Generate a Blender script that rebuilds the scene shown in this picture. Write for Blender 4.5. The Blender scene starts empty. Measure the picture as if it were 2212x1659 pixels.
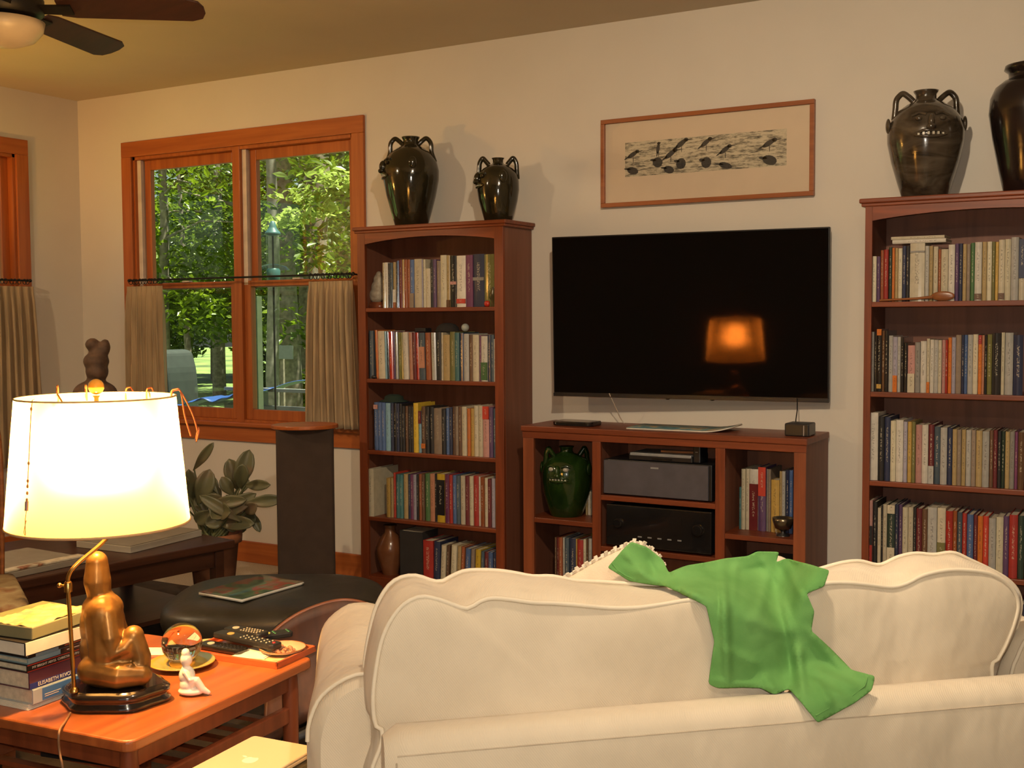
import bpy, bmesh, math, random
from mathutils import Vector, Matrix, Euler, noise
from mathutils.bvhtree import BVHTree
from mathutils.geometry import delaunay_2d_cdt
random.seed(7)
SC = bpy.context.scene
COL = SC.collection
PI = math.pi
V = Vector
# ------------------------------------------------------------------ camera
CAM = V((2.833, -5.347, 1.5055)); YAW, PITCH, ROLL, FPX = .5279, .0562, -.0054, 2495.3
_f = V((-math.sin(YAW)*math.cos(PITCH), math.cos(YAW)*math.cos(PITCH), -math.sin(PITCH)))
_r = V((math.cos(YAW), math.sin(YAW), 0)); _u = _r.cross(_f)
_c, _s = math.cos(ROLL), math.sin(ROLL)
RR, UU = _c*_r+_s*_u, -_s*_r+_c*_u
cd = bpy.data.cameras.new('camera'); cam = bpy.data.objects.new('camera', cd); COL.objects.link(cam)
cd.sensor_width = 36; cd.lens = 36*FPX/2212; cd.clip_start = .05; cd.clip_end = 200
M = Matrix((RR, UU, -_f)).transposed().to_4x4(); M.translation = CAM
cam.matrix_world = M
SC.camera = cam
def ray(px, py): return _f+RR*((px-1106)/FPX)+UU*((829.5-py)/FPX)
def on(px, py, ax, val):
    d = ray(px, py); return CAM+d*((val-CAM[ax])/d[ax])
def dep(px, py, D): return CAM+ray(px, py)*D
# ------------------------------------------------------------------ exposure
SC.view_settings.view_transform = 'Standard'; SC.view_settings.look = 'None'
SC.view_settings.exposure = 0.0; SC.view_settings.gamma = 1.0; SC.view_settings.use_curve_mapping = False
SC.cycles.max_bounces = 10; SC.cycles.diffuse_bounces = 5; SC.cycles.transparent_max_bounces = 16
SC.cycles.sample_clamp_indirect = 4.0; SC.cycles.caustics_reflective = False; SC.cycles.caustics_refractive = False
SC.cycles.use_denoising = True
# ------------------------------------------------------------------ world, sun, lights
w = bpy.data.worlds.new('sky'); SC.world = w; w.use_nodes = True
nt = w.node_tree; nt.nodes.clear()
wo = nt.nodes.new('ShaderNodeOutputWorld'); bg = nt.nodes.new('ShaderNodeBackground')
sk = nt.nodes.new('ShaderNodeTexSky'); sk.sky_type = 'NISHITA'; sk.sun_disc = False
sk.sun_elevation = math.radians(52); sk.sun_rotation = math.radians(160); sk.air_density = 1.2; sk.dust_density = 3
bg.inputs['Strength'].default_value = .14
nt.links.new(sk.outputs[0], bg.inputs[0]); nt.links.new(bg.outputs[0], wo.inputs[0])
def light(name, kind, loc, energy, color, rot=(0, 0, 0), **k):
    d = bpy.data.lights.new(name, kind); d.energy = energy; d.color = color
    for a, b in k.items(): setattr(d, a, b)
    o = bpy.data.objects.new(name, d); COL.objects.link(o); o.location = loc; o.rotation_euler = rot
    return o
# sun: nearly overhead, dapples the wood seen through the windows
light('sun', 'SUN', (0, 20, 20), 20, (1, .95, .78), V((-.32, -.10, -1)).to_track_quat('-Z', 'Y').to_euler(), angle=.01)
# recessed downlights: first read off the television's shadow, other two added, unseen, as fill
light('downlight_beam', 'SPOT', (2.05, -3.45, 2.955), 225, (1, .80, .56), (math.radians(52), 0, math.radians(14)), spot_size=math.radians(125), spot_blend=.8, shadow_soft_size=.05)
light('downlight_beam', 'SPOT', (3.3, -5.75, 2.955), 100, (1, .82, .60), (math.radians(26), 0, math.radians(25)), spot_size=math.radians(150), spot_blend=.9, shadow_soft_size=.05)
light('downlight_beam', 'SPOT', (-2.2, -3.6, 2.955), 150, (1, .74, .44), (math.radians(42), 0, math.radians(0)), spot_size=math.radians(125), spot_blend=.8, shadow_soft_size=.05)  # added to warm the left side, no such fitting known
# the camera's own flash, just above the lens
_fl = CAM+UU*.06+_f*.02
light('camera_flash', 'AREA', _fl, 32, (1, .88, .72), cam.matrix_world.to_euler(), shape='RECTANGLE', size=.04, size_y=.02)
# daylight portals in the openings of the rear wall and the left wall
for loc, rot, sx, sy in [((3.2, -7.62, 1.65), (PI/2, 0, 0), 2.3, 1.7), ((-3.72, -1.4, 1.7), (PI/2, 0, -PI/2), 1.9, 1.8)]:
    p = light('sky_portal', 'AREA', loc, 1, (1, 1, 1), rot, shape='RECTANGLE', size=sx, size_y=sy); p.data.cycles.is_portal = True

# ------------------------------------------------------------------ materials
def lin(r, g, b): return tuple((c/255/12.92 if c/255 <= .04045 else ((c/255+.055)/1.055)**2.4) for c in (r, g, b))
class NT:
    def __init__(s, name):
        s.m = bpy.data.materials.new(name); s.m.use_nodes = True; s.t = s.m.node_tree
        s.b = s.t.nodes['Principled BSDF']; s.out = s.t.nodes['Material Output']
    def n(s, k, **kw):
        o = s.t.nodes.new('ShaderNode'+k)
        for a, b in kw.items():
            if a.startswith('i_'): o.inputs[a[2:].replace('_', ' ')].default_value = b
            else: setattr(o, a, b)
        return o
    def l(s, a, b): s.t.links.new(a, b)
    def set(s, **k):
        for a, b in k.items(): s.b.inputs[a.replace('_', ' ')].default_value = b
    def ramp(s, src, stops):
        r = s.n('ValToRGB'); e = r.color_ramp.elements
        while len(e) < len(stops): e.new(.5)
        for i, (p, c) in enumerate(stops): e[i].position = p; e[i].color = (*c[:3], 1)
        s.l(src, r.inputs[0]); return r.outputs[0]
    def tex(s, scale, stretch=(1, 1, 1), detail=4, kind='Object', rough=.5, dist=0):
        tc = s.n('TexCoord'); mp = s.n('Mapping'); mp.inputs['Scale'].default_value = stretch
        s.l(tc.outputs[kind], mp.inputs[0]); nz = s.n('TexNoise'); nz.inputs['Scale'].default_value = scale
        nz.inputs['Detail'].default_value = detail; nz.inputs['Roughness'].default_value = rough; nz.inputs['Distortion'].default_value = dist
        s.l(mp.outputs[0], nz.inputs['Vector']); return nz.outputs[0]
    def bump(s, src, strength=.2, dist=.01):
        b = s.n('Bump'); b.inputs['Strength'].default_value = strength; b.inputs['Distance'].default_value = dist
        s.l(src, b.inputs['Height']); s.l(b.outputs[0], s.b.inputs['Normal'])
def plain(name, c, rough=.5, metal=0, var=.12, scale=14, bump=0, bscale=200, coat=0, **k):
    x = NT(name); n = x.tex(scale)
    a = tuple(v*(1-var) for v in c); b = tuple(min(1, v*(1+var)) for v in c)
    x.l(x.ramp(n, [(.3, a), (.7, b)]), x.b.inputs['Base Color']); x.set(Roughness=rough, Metallic=metal, Coat_Weight=coat)
    if bump: x.bump(x.tex(bscale), bump, .002)
    x.set(**k); return x.m
def wood(name, dark, lite, axis='z', rough=.45, scale=9, coat=.05):
    x = NT(name); st = {'x': (.06, 1, 1), 'y': (1, .06, 1), 'z': (1, 1, .06)}[axis]
    n = x.tex(scale*4, st, 6, dist=.6); n2 = x.tex(2.5, st, 2)
    c = x.ramp(n, [(.28, dark), (.72, lite)])
    mx = x.n('Mix', data_type='RGBA', blend_type='MULTIPLY'); mx.inputs[0].default_value = .5
    x.l(c, mx.inputs[6]); x.l(x.ramp(n2, [(.3, (.6, .6, .6)), (.7, (1, 1, 1))]), mx.inputs[7])
    x.l(mx.outputs[2], x.b.inputs['Base Color']); x.set(Roughness=rough, Coat_Weight=coat, Coat_Roughness=.25)
    x.bump(n, .08, .002); return x.m
CD, CL = (.13, .026, .007), (.25, .055, .015)
m_case = wood('cherry_vertical', CD, CL, 'z'); m_casex = wood('cherry_horizontal', CD, CL, 'x')
m_back = wood('cherry_back_panel', (.155, .055, .030), (.225, .085, .048), 'z', .55, 6)
m_oak = wood('oak_end_grain', (.16, .04, .014), (.34, .095, .033), 'z', .45, 5)
m_trimz = wood('fir_trim_vertical', (.34, .080, .014), (.50, .140, .028), 'z', .4, 7)
m_trimx = wood('fir_trim_horizontal', (.34, .080, .014), (.50, .140, .028), 'x', .4, 7)
m_trimy = wood('fir_trim_side', (.34, .080, .014), (.50, .140, .028), 'y', .4, 7)
m_teak = wood('teak_table', (.27, .065, .018), (.46, .135, .036), 'y', .3, 5, .3)
m_teakz = wood('teak_leg', (.15, .034, .012), (.26, .065, .022), 'z', .4, 6)
m_walnut = wood('dark_walnut', (.035, .012, .006), (.075, .026, .013), 'y', .35, 6)
m_blade = wood('dark_blade_wood', (.030, .010, .007), (.055, .018, .012), 'x', .5, 6, 0)
m_wall = plain('wall_paint', (.66, .61, .53), .9, var=.02, scale=3, bump=.12, bscale=260)
m_ceil = plain('ceiling_paint', (.56, .49, .39), .95, var=.03, scale=2, bump=.1, bscale=200)
m_carpet = plain('beige_carpet', (.42, .36, .27), 1, var=.25, scale=180, bump=.6, bscale=420)
m_black = plain('black_plastic', (.012, .012, .014), .35)
m_blackgl = plain('black_gloss', (.010, .009, .009), .12, coat=.6)
m_dark = plain('black_cloth', (.018, .015, .014), .95, bump=.5, bscale=500)
m_brass = plain('brass', (.52, .30, .09), .28, metal=1, var=.15)
m_bronze = plain('patinated_bronze', (.27, .135, .035), .36, metal=.6, var=.45, scale=14, bump=.25, bscale=26)
m_white = plain('white_enamel', (.72, .70, .64), .4)
m_strip = plain('cream_vinyl_strip', (.62, .52, .42), .5)
m_paper = plain('white_paper', (.70, .66, .56), .7)
m_page = plain('page_edges', (.56, .50, .38), .8, var=.15, scale=90)
m_silver = plain('silver_plastic', (.32, .33, .34), .4, metal=.4)
m_iron = plain('dark_iron', (.02, .018, .016), .5, metal=.6)
m_leather = plain('black_green_leather', (.024, .022, .016), .42, var=.35, scale=8, bump=.7, bscale=22)
m_terra = plain('terracotta', (.30, .11, .045), .8, var=.2)
m_porc = plain('white_porcelain', (.74, .70, .62), .12, coat=.5, var=.03)
def glass(name, tint=(1, 1, 1), rough=0):
    x = NT(name); tr = x.n('BsdfTransparent'); tr.inputs[0].default_value = (*tint, 1); gl = x.n('BsdfGlossy'); gl.inputs['Roughness'].default_value = rough
    lw = x.n('LayerWeight'); lw.inputs[0].default_value = .5; pw = x.n('Math', operation='POWER'); pw.inputs[1].default_value = 4.5; x.l(lw.outputs['Facing'], pw.inputs[0])
    fr = x.n('Math', operation='MULTIPLY_ADD'); fr.inputs[1].default_value = .8; fr.inputs[2].default_value = .035; x.l(pw.outputs[0], fr.inputs[0]); mx = x.n('MixShader')
    x.l(fr.outputs[0], mx.inputs[0]); x.l(tr.outputs[0], mx.inputs[1]); x.l(gl.outputs[0], mx.inputs[2]); x.l(mx.outputs[0], x.out.inputs[0]); return x.m
m_glass = glass('window_glass', (.93, .97, .93))
x = NT('crystal'); x.set(Base_Color=(.97, .96, .9, 1), Roughness=.02, Transmission_Weight=1, IOR=1.45); m_crystal = x.m
# books: cover colour from the object, faint spine lettering from noise bands
def book_mat(name, rough, coat):
    x = NT(name); oi = x.n('ObjectInfo'); tc = x.n('TexCoord'); sp = x.n('SeparateXYZ'); x.l(tc.outputs['Generated'], sp.inputs[0])
    rnd = oi.outputs['Random']; mp = x.n('Mapping'); mp.inputs['Scale'].default_value = (1.3, .1, 1.1); cb = x.n('CombineXYZ'); mm_ = x.n('Math', operation='MULTIPLY'); mm_.inputs[1].default_value = 37; x.l(rnd, mm_.inputs[0])
    x.l(mm_.outputs[0], cb.inputs[0]); x.l(mm_.outputs[0], cb.inputs[2]); x.l(cb.outputs[0], mp.inputs['Location']); x.l(tc.outputs['Object'], mp.inputs[0]); nz_ = x.n('TexNoise'); nz_.inputs['Scale'].default_value = 130; nz_.inputs['Detail'].default_value = 3; x.l(mp.outputs[0], nz_.inputs['Vector']); nz = nz_.outputs[0]
    # title zone: middle third of the thickness, part of the height
    def rng(src, a, b):
        g = x.n('Math', operation='GREATER_THAN'); g.inputs[1].default_value = a; l = x.n('Math', operation='LESS_THAN'); l.inputs[1].default_value = b
        x.l(src, g.inputs[0]); x.l(src, l.inputs[0]); mm = x.n('Math', operation='MULTIPLY'); x.l(g.outputs[0], mm.inputs[0]); x.l(l.outputs[0], mm.inputs[1]); return mm.outputs[0]
    zx = rng(sp.outputs[0], .36, .64); zz = rng(sp.outputs[2], .30, .84); front = rng(sp.outputs[1], -.01, .03)
    g = x.n('Math', operation='GREATER_THAN'); g.inputs[1].default_value = .52; x.l(nz, g.inputs[0])
    m1 = x.n('Math', operation='MULTIPLY'); x.l(zx, m1.inputs[0]); x.l(zz, m1.inputs[1])
    m2 = x.n('Math', operation='MULTIPLY'); x.l(m1.outputs[0], m2.inputs[0]); x.l(g.outputs[0], m2.inputs[1])
    m3 = x.n('Math', operation='MULTIPLY'); x.l(m2.outputs[0], m3.inputs[0]); x.l(front, m3.inputs[1])
    m4 = x.n('Math', operation='MULTIPLY'); x.l(m3.outputs[0], m4.inputs[0]); m4.inputs[1].default_value = .45
    bw = x.n('RGBToBW'); x.l(oi.outputs['Color'], bw.inputs[0])
    ink = x.ramp(bw.outputs[0], [(.16, (.62, .55, .40)), (.24, (.05, .04, .04))])
    mx = x.n('Mix', data_type='RGBA'); x.l(m4.outputs[0], mx.inputs[0]); x.l(oi.outputs['Color'], mx.inputs[6]); x.l(ink, mx.inputs[7])
    n2 = x.tex(30, (1, 1, 1), 3); mu = x.n('Mix', data_type='RGBA', blend_type='MULTIPLY'); mu.inputs[0].default_value = 1
    x.l(mx.outputs[2], mu.inputs[6]); x.l(x.ramp(n2, [(.3, (.8, .8, .8)), (.7, (1, 1, 1))]), mu.inputs[7])
    x.l(mu.outputs[2], x.b.inputs['Base Color']); x.set(Roughness=rough, Coat_Weight=coat, Coat_Roughness=.12); return x.m
m_book = book_mat('book_cover', .55, .08); m_jacket = book_mat('glossy_book_jacket', .25, .8)
# ------------------------------------------------------------------ mesh helpers
class G:
    """collects shapes; build() links them as one mesh object"""
    def __init__(s): s.v = []; s.f = []; s.sm = []; s.mi = []; s.cur = 0
    def add(s, vs, fs, smooth=False, xf=None):
        o = len(s.v); s.v += [tuple(xf @ V(v)) if xf else tuple(v) for v in vs]
        for f in fs: s.f.append(tuple(o+i for i in f)); s.sm.append(smooth); s.mi.append(s.cur)
        return s
    def box(s, a, b, xf=None):
        x0, y0, z0 = [min(p, q) for p, q in zip(a, b)]; x1, y1, z1 = [max(p, q) for p, q in zip(a, b)]
        return s.add([(x0, y0, z0), (x1, y0, z0), (x1, y1, z0), (x0, y1, z0), (x0, y0, z1), (x1, y0, z1), (x1, y1, z1), (x0, y1, z1)],
                     [(0, 3, 2, 1), (4, 5, 6, 7), (0, 1, 5, 4), (1, 2, 6, 5), (2, 3, 7, 6), (3, 0, 4, 7)], xf=xf)
    def lathe(s, prof, n=40, c=(0, 0, 0), xf=None, sx=1, sy=1, cap=True):
        vs = []; fs = []
        for r, z in prof:
            for i in range(n):
                a = 2*PI*i/n; vs.append((c[0]+r*sx*math.cos(a), c[1]+r*sy*math.sin(a), c[2]+z))
        for k in range(len(prof)-1):
            for i in range(n):
                j = (i+1) % n; fs.append((k*n+i, k*n+j, (k+1)*n+j, (k+1)*n+i))
        s.add(vs, fs, True, xf)
        if cap: s.add(vs[:n][::-1], [tuple(range(n))], False, xf); s.add(vs[-n:], [tuple(range(n))], False, xf)
        return s
    def sphere(s, c, r, n=20, m=12, xf=None):
        if not hasattr(r, '__len__'): r = (r, r, r)
        vs = [(c[0], c[1], c[2]-r[2])]; fs = []
        for k in range(1, m):
            t = -PI/2+PI*k/m
            for i in range(n): a = 2*PI*i/n; vs.append((c[0]+r[0]*math.cos(t)*math.cos(a), c[1]+r[1]*math.cos(t)*math.sin(a), c[2]+r[2]*math.sin(t)))
        vs.append((c[0], c[1], c[2]+r[2])); L = len(vs)-1
        for i in range(n):
            j = (i+1) % n; fs.append((0, 1+j, 1+i)); fs.append((L, L-n+i, L-n+j))
            for k in range(m-2): fs.append((1+k*n+i, 1+k*n+j, 1+(k+1)*n+j, 1+(k+1)*n+i))
        return s.add(vs, fs, True, xf)
    def tube(s, pts, r, n=10, closed=False, xf=None, cap=True, sq=None):
        pts = [V(p) for p in pts]; N = len(pts); rs = r if hasattr(r, '__len__') else [r]*N
        vs = []; fs = []; nv = None
        for i, p in enumerate(pts):
            t = (pts[(i+1) % N]-pts[i-1]) if (closed or 0 < i < N-1) else (pts[1]-pts[0] if i == 0 else pts[-1]-pts[-2])
            t = t.normalized() if t.length > 1e-9 else V((0, 0, 1))
            if nv is None: nv = t.orthogonal().normalized() if sq is None else (V(sq)-t*V(sq).dot(t)).normalized()
            nv = (nv-t*nv.dot(t)).normalized(); b = t.cross(nv)
            for k in range(n): a = 2*PI*k/n; vs.append(p+(nv*math.cos(a)+b*math.sin(a))*rs[i])
        for i in range(N if closed else N-1):
            j = (i+1) % N
            for k in range(n): l = (k+1) % n; fs.append((i*n+k, i*n+l, j*n+l, j*n+k))
        s.add(vs, fs, True, xf)
        if cap and not closed: s.add(vs[:n][::-1], [tuple(range(n))], False, xf); s.add(vs[-n:], [tuple(range(n))], False, xf)
        return s
    def prism(s, poly, a, b, axis=2, xf=None):
        """poly: 2-D outline, extruded along axis from a to b"""
        def P(p, h): return {2: (p[0], p[1], h), 1: (p[0], h, p[1]), 0: (h, p[0], p[1])}[axis]
        n = len(poly); vs = [P(p, a) for p in poly]+[P(p, b) for p in poly]
        return s.add(vs, [tuple(range(n))[::-1], tuple(range(n, 2*n))]+[(i, (i+1) % n, n+(i+1) % n, n+i) for i in range(n)], False, xf)
    def grid(s, fn, nu, nv, xf=None, smooth=True):
        vs = [fn(i/nu, j/nv) for j in range(nv+1) for i in range(nu+1)]; W = nu+1
        return s.add(vs, [(j*W+i, j*W+i+1, (j+1)*W+i+1, (j+1)*W+i) for j in range(nv) for i in range(nu)], smooth, xf)
    def build(s, name, mat, parent=None, off=None, bevel=0, seg=2, fix=True):
        me = bpy.data.meshes.new(name)
        vs = s.v if off is None else [tuple(V(v)-V(off)) for v in s.v]
        me.from_pydata(vs, [], s.f); me.polygons.foreach_set('use_smooth', s.sm)
        ms = mat if isinstance(mat, (list, tuple)) else [mat]
        for m in ms: me.materials.append(m)
        me.polygons.foreach_set('material_index', s.mi)
        if fix:
            bm = bmesh.new(); bm.from_mesh(me); bmesh.ops.recalc_face_normals(bm, faces=bm.faces); bm.to_mesh(me); bm.free()
        me.update(); o = bpy.data.objects.new(name, me); COL.objects.link(o)
        if parent: o.parent = parent
        if bevel:
            b = o.modifiers.new('bevel', 'BEVEL'); b.width = bevel; b.segments = seg; b.limit_method = 'ANGLE'; b.angle_limit = math.radians(40)
        return o
LABELS = {}
def tag(o, label, cat, group=None, kind=None):
    if label: o['label'] = label; LABELS[label] = LABELS.get(label, 0)+1
    if cat: o['category'] = cat
    if group: o['group'] = group
    if kind: o['kind'] = kind
    return o
def thing(name, label, cat, loc=(0, 0, 0), rz=0, group=None):
    o = bpy.data.objects.new(name, None); COL.objects.link(o); o.location = loc; o.rotation_euler = (0, 0, rz); o.empty_display_size = .05
    return tag(o, label, cat, group)
def struct(o, label=None):
    o['kind'] = 'structure'
    if label: o['label'] = label
    return o
def sub(o, lv=1):
    m = o.modifiers.new('sub', 'SUBSURF'); m.levels = lv; m.render_levels = lv; return o
def rrect(x0, y0, x1, y1, r, n=6):
    p = []
    for cx, cy, a in [(x1-r, y1-r, 0), (x0+r, y1-r, PI/2), (x0+r, y0+r, PI), (x1-r, y0+r, 3*PI/2)]:
        for k in range(n+1): t = a+PI/2*k/n; p.append((cx+r*math.cos(t), cy+r*math.sin(t)))
    return p
def blob(name, parts, mat, parent=None, voxel=.004, smooth=6):
    """an organic body: overlapping masses fused into one continuous skin"""
    g = G()
    for p in parts:
        if p[0] == 's': g.sphere(p[1], p[2], xf=p[3] if len(p) > 3 else None)
        else: g.tube(p[1], p[2], 12); g.sphere(p[1][0], p[2][0]); g.sphere(p[1][-1], p[2][-1])
    o = g.build(name, mat, parent)
    m = o.modifiers.new('fuse', 'REMESH'); m.mode = 'VOXEL'; m.voxel_size = voxel; m.use_smooth_shade = True
    m = o.modifiers.new('soft', 'SMOOTH'); m.factor = .6; m.iterations = smooth
    return o
def spline(pts, n=6, closed=False):
    """Catmull-Rom through the points"""
    P = [V(p) for p in pts]; N = len(P); out = []
    for i in range(N if closed else N-1):
        a, b, c, d = (P[(i-1) % N], P[i], P[(i+1) % N], P[(i+2) % N]) if closed else (P[max(i-1, 0)], P[i], P[i+1], P[min(i+2, N-1)])
        for k in range(n):
            t = k/n; out.append(.5*((2*b)+(c-a)*t+(2*a-5*b+4*c-d)*t*t+(3*b-a-3*c+d)*t**3))
    if not closed: out.append(P[-1])
    return out
# ================================================================== THE ROOM
XL, XR, YB, ZC = -3.67, 5.3, -7.6, 2.99
def wall_with_hole(name, a, b, holes, thick_axis, mat=m_wall):
    """wall slab from corner a to b, rectangular openings [(u0,u1,z0,z1)] along the long axis"""
    g = G(); u = 1-thick_axis; us = sorted({a[u], b[u]} | {h[0] for h in holes} | {h[1] for h in holes})
    for u0, u1 in zip(us, us[1:]):
        hs = [h for h in holes if h[0] <= u0+1e-6 and h[1] >= u1-1e-6]
        zs = [(a[2], b[2])] if not hs else [(a[2], hs[0][2]), (hs[0][3], b[2])]
        for z0, z1 in zs:
            p, q = [0, 0, z0], [0, 0, z1]; p[u], q[u] = u0, u1; p[thick_axis], q[thick_axis] = a[thick_axis], b[thick_axis]
            g.box(p, q)
    return struct(g.build(name, mat))
W1 = (-3.15, -1.335, .87, 2.575)      # opening in the back wall
W2 = (-2.32, -.50, .87, 2.575)        # opening in the left wall (y range)
W3 = (2.1, 4.3, .8, 2.5)              # opening in the rear wall, behind the camera
wall_with_hole('wall_back', (XL-.15, 0, 0), (XR+.15, .15, ZC), [W1], 1)
wall_with_hole('wall_left', (XL-.15, YB, 0), (XL, 0, ZC), [W2], 0)
wall_with_hole('wall_rear', (XL-.15, YB-.15, 0), (XR+.15, YB, ZC), [W3], 1)
wall_with_hole('wall_right', (XR, YB, 0), (XR+.15, 0, ZC), [], 0)
struct(G().box((XL-.15, YB-.15, -.1), (XR+.15, .15, 0)).build('floor', m_carpet))
struct(G().box((XL-.6, YB-.6, ZC), (XR+.6, .5, ZC+.2)).build('ceiling', m_ceil))
bbz = .131
struct(G().box((XL+.018, -.018, 0), (XR, 0, bbz)).build('baseboard_back', m_trimx, bevel=.004))
struct(G().box((XL, YB, 0), (XL+.018, 0, bbz)).build('baseboard_left', m_trimy, bevel=.004))
m_lens = plain('frosted_lens', (.8, .75, .65), .6, var=.02)
m_lens.node_tree.nodes['Principled BSDF'].inputs['Emission Color'].default_value = (1, .8, .55, 1); m_lens.node_tree.nodes['Principled BSDF'].inputs['Emission Strength'].default_value = 6
for i, (x_, y_) in enumerate([(2.05, -3.45), (3.3, -5.75), (-2.2, -3.6)]):  # fittings for the beams; second and third are added along with their light
    t = thing('recessed_downlight', 'white recessed downlight in the ceiling, '+['above the green shirt', 'added out of view behind the camera', 'added out of view to the left, behind the lamp table'][i], 'light', (x_, y_, ZC), group=None)
    G().lathe([(.085, -.012), (.085, 0), (.06, 0), (.06, -.012), (.085, -.012)], 32, cap=False).build('trim_ring', m_white, t)
    G().lathe([(.058, -.004), (.058, -.001)], 32).build('lens', m_lens, t)

def double_window(name, P, w0, w1, z0, z1, zrail, mats, left_out=True, label=None):
    """P(u,d,z) places width u, depth d (0 = wall face, + = outwards), height z. two double-hung units"""
    mh, mv = mats
    cw = .088
    root = bpy.data.objects.new(name, None); COL.objects.link(root); struct(root, label); root.location = P((w0+w1)/2, 0, z0)
    off = root.location
    def bx(g, u0, d0, a, u1, d1, b): g.box(P(u0, d0, a), P(u1, d1, b))
    g = G(); bx(g, w0-cw, -.02, z1, w1+cw, 0, z1+cw+.01); g.build('head_casing', mh, root, off, .003)
    for s, (a, b) in enumerate([(w0-cw, w0), (w1, w1+cw)]):
        g = G(); bx(g, a, -.02, z0, b, 0, z1); g.build('side_casing', mv, root, off, .003)
    g = G(); bx(g, w0-cw-.01, -.045, z0-.022, w1+cw+.01, .0, z0+.005); g.build('stool', mh, root, off, .006)
    g = G(); bx(g, w0-cw, -.018, z0-.115, w1+cw, 0, z0-.022); g.build('apron', mh, root, off, .003)
    g = G()
    bx(g, w0-.001, 0, z0, w0+.018, .13, z1); bx(g, w1-.018, 0, z0, w1+.001, .13, z1); bx(g, w0, 0, z1-.02, w1, .13, z1+.001); bx(g, w0, 0, z0-.001, w1, .13, z0+.02)
    g.build('jamb', mv, root, off)
    um = (w0+w1)/2; mc = .03
    g = G(); bx(g, um-mc, -.004, z0, um+mc, .12, z1); g.build('mullion', mv, root, off, .002)
    for k, (a, b) in enumerate([(w0+.018, um-mc), (um+mc, w1-.018)]):
        g = G(); bx(g, a, .018, zrail+.01, a+.034, .045, z1-.02); g.build('jamb_liner', m_strip, root, off, .003)
        a2 = a+.036
        for q, (za, zb, d, st) in enumerate([(zrail-.005, z1-.02, .05, .052), (z0+.02, zrail+.036, .02, .052)]):
            g = G(); rb = .036 if q == 0 else .065; rt = .065 if q == 0 else .036
            aa = a2 if q == 0 else a
            bx(g, aa, d, za, aa+st, d+.035, zb); bx(g, b-st, d, za, b, d+.035, zb); bx(g, aa+st, d, zb-rt, b-st, d+.035, zb); bx(g, aa+st, d, za, b-st, d+.035, za+rb)
            s_ = g.build('sash', mv, root, off, .003)
            g = G(); bx(g, aa+st-.004, d+.015, za+rb-.004, b-st+.004, d+.019, zb-rt+.004); g.build('pane', m_glass, s_, off)
        g = G(); uc = (a+b)/2; bx(g, uc-.03, .005, zrail+.036, uc+.03, .04, zrail+.046); g.build('sash_lock', m_strip, root, off, .003)
    return root
double_window('window_1', lambda u, d, z: V((u, d, z)), W1[0], W1[1], W1[2], W1[3], 1.715, (m_trimx, m_trimz), label='wood double window in the back wall looking onto green trees')
double_window('window_2', lambda u, d, z: V((XL-d, u, z)), W2[0], W2[1], W2[2], W2[3], 1.715, (m_trimy, m_trimz), label='wood window in the left wall, only its right side in view')
# window behind the camera
root = bpy.data.objects.new('window_3', None); COL.objects.link(root); struct(root); root.location = (3.2, YB, .8)
g = G()
for a, b in [((2.0, YB-.05, .7), (2.15, YB+.02, 2.6)), ((4.25, YB-.05, .7), (4.4, YB+.02, 2.6)), ((2.0, YB-.05, 2.46), (4.4, YB+.02, 2.6)), ((2.0, YB-.05, .7), (4.4, YB+.02, .84)), ((3.17, YB-.05, .8), (3.23, YB+.02, 2.5))]: g.box(a, b)
g.build('window_frame', m_trimx, root, root.location)
G().box((2.12, YB-.03, .82), (4.3, YB-.026, 2.48)).build('pane', m_glass, root, root.location)

# ------------------------------------------------------------------ curtains and rods
def cloth_mat(name, c, lo=.7, bscale=350, transl=0):
    x = NT(name); n = x.tex(22, (1, 1, .15), 4)
    x.l(x.ramp(n, [(.3, tuple(v*lo for v in c)), (.7, c)]), x.b.inputs['Base Color']); x.set(Roughness=.95, Sheen_Weight=.15)
    x.bump(x.tex(bscale), .4, .001)
    if transl:
        t = x.n('BsdfTranslucent'); t.inputs[0].default_value = (*c, 1); mx = x.n('MixShader'); mx.inputs[0].default_value = transl
        x.l(x.b.outputs[0], mx.inputs[1]); x.l(t.outputs[0], mx.inputs[2]); x.l(mx.outputs[0], x.out.inputs[0])
    return x.m
m_curt = cloth_mat('striped_linen', (.62, .45, .26), .62, transl=.2)
def curtain(P, u0, u1, zt, zb, flare, folds, label, ph=0):
    h = zt-zb
    def fn(i, j):
        z = zt-.02-j*h; k = flare*j; u = u0-k*(1-i)*.6+(u1-u0+k)*i
        a = .010+.016*min(1, j*3+.15); y = math.sin(i*folds*2*PI+ph+.4*math.sin(j*3))*a+.006*math.sin(i*31+j*2)
        if j < .06: y *= .6
        return P(u+.004*math.sin(i*folds*4*PI+j), .065+y, z)
    g = G().grid(fn, 130, 24)
    o = g.build('curtain', m_curt, None, P((u0+u1)/2, .065, zt)); o.location = P((u0+u1)/2, .065, zt)
    m = o.modifiers.new('thick', 'SOLIDIFY'); m.thickness = .0025
    return tag(o, label, 'curtain')
def rod(P, u0, u1, z, spans, label, loc):
    t = thing('curtain_rod', label, 'curtain rod', loc)
    G().tube([P(u0, .065, z), P(u1, .065, z)], .006, 10).build('rod', m_iron, t, loc)
    for u in (u0, u1):
        G().tube([P(u, .065, z), P(u, .02, z-.004)], .005, 8).build('bracket', m_iron, t, loc)
        G().sphere(P(u, .065, z), .011).build('finial', m_iron, t, loc)
    for a, b, n in spans:
        for k in range(n):
            u = a+(b-a)*(k+.5)/n; ring = [P(u+.006*math.sin(k*2.3), .065+.017*math.cos(q*PI/6), z-.008+.017*math.sin(q*PI/6)) for q in range(12)]
            G().tube(ring, .0022, 6, True).build('curtain_ring', m_iron, t, loc)
    return t
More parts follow.
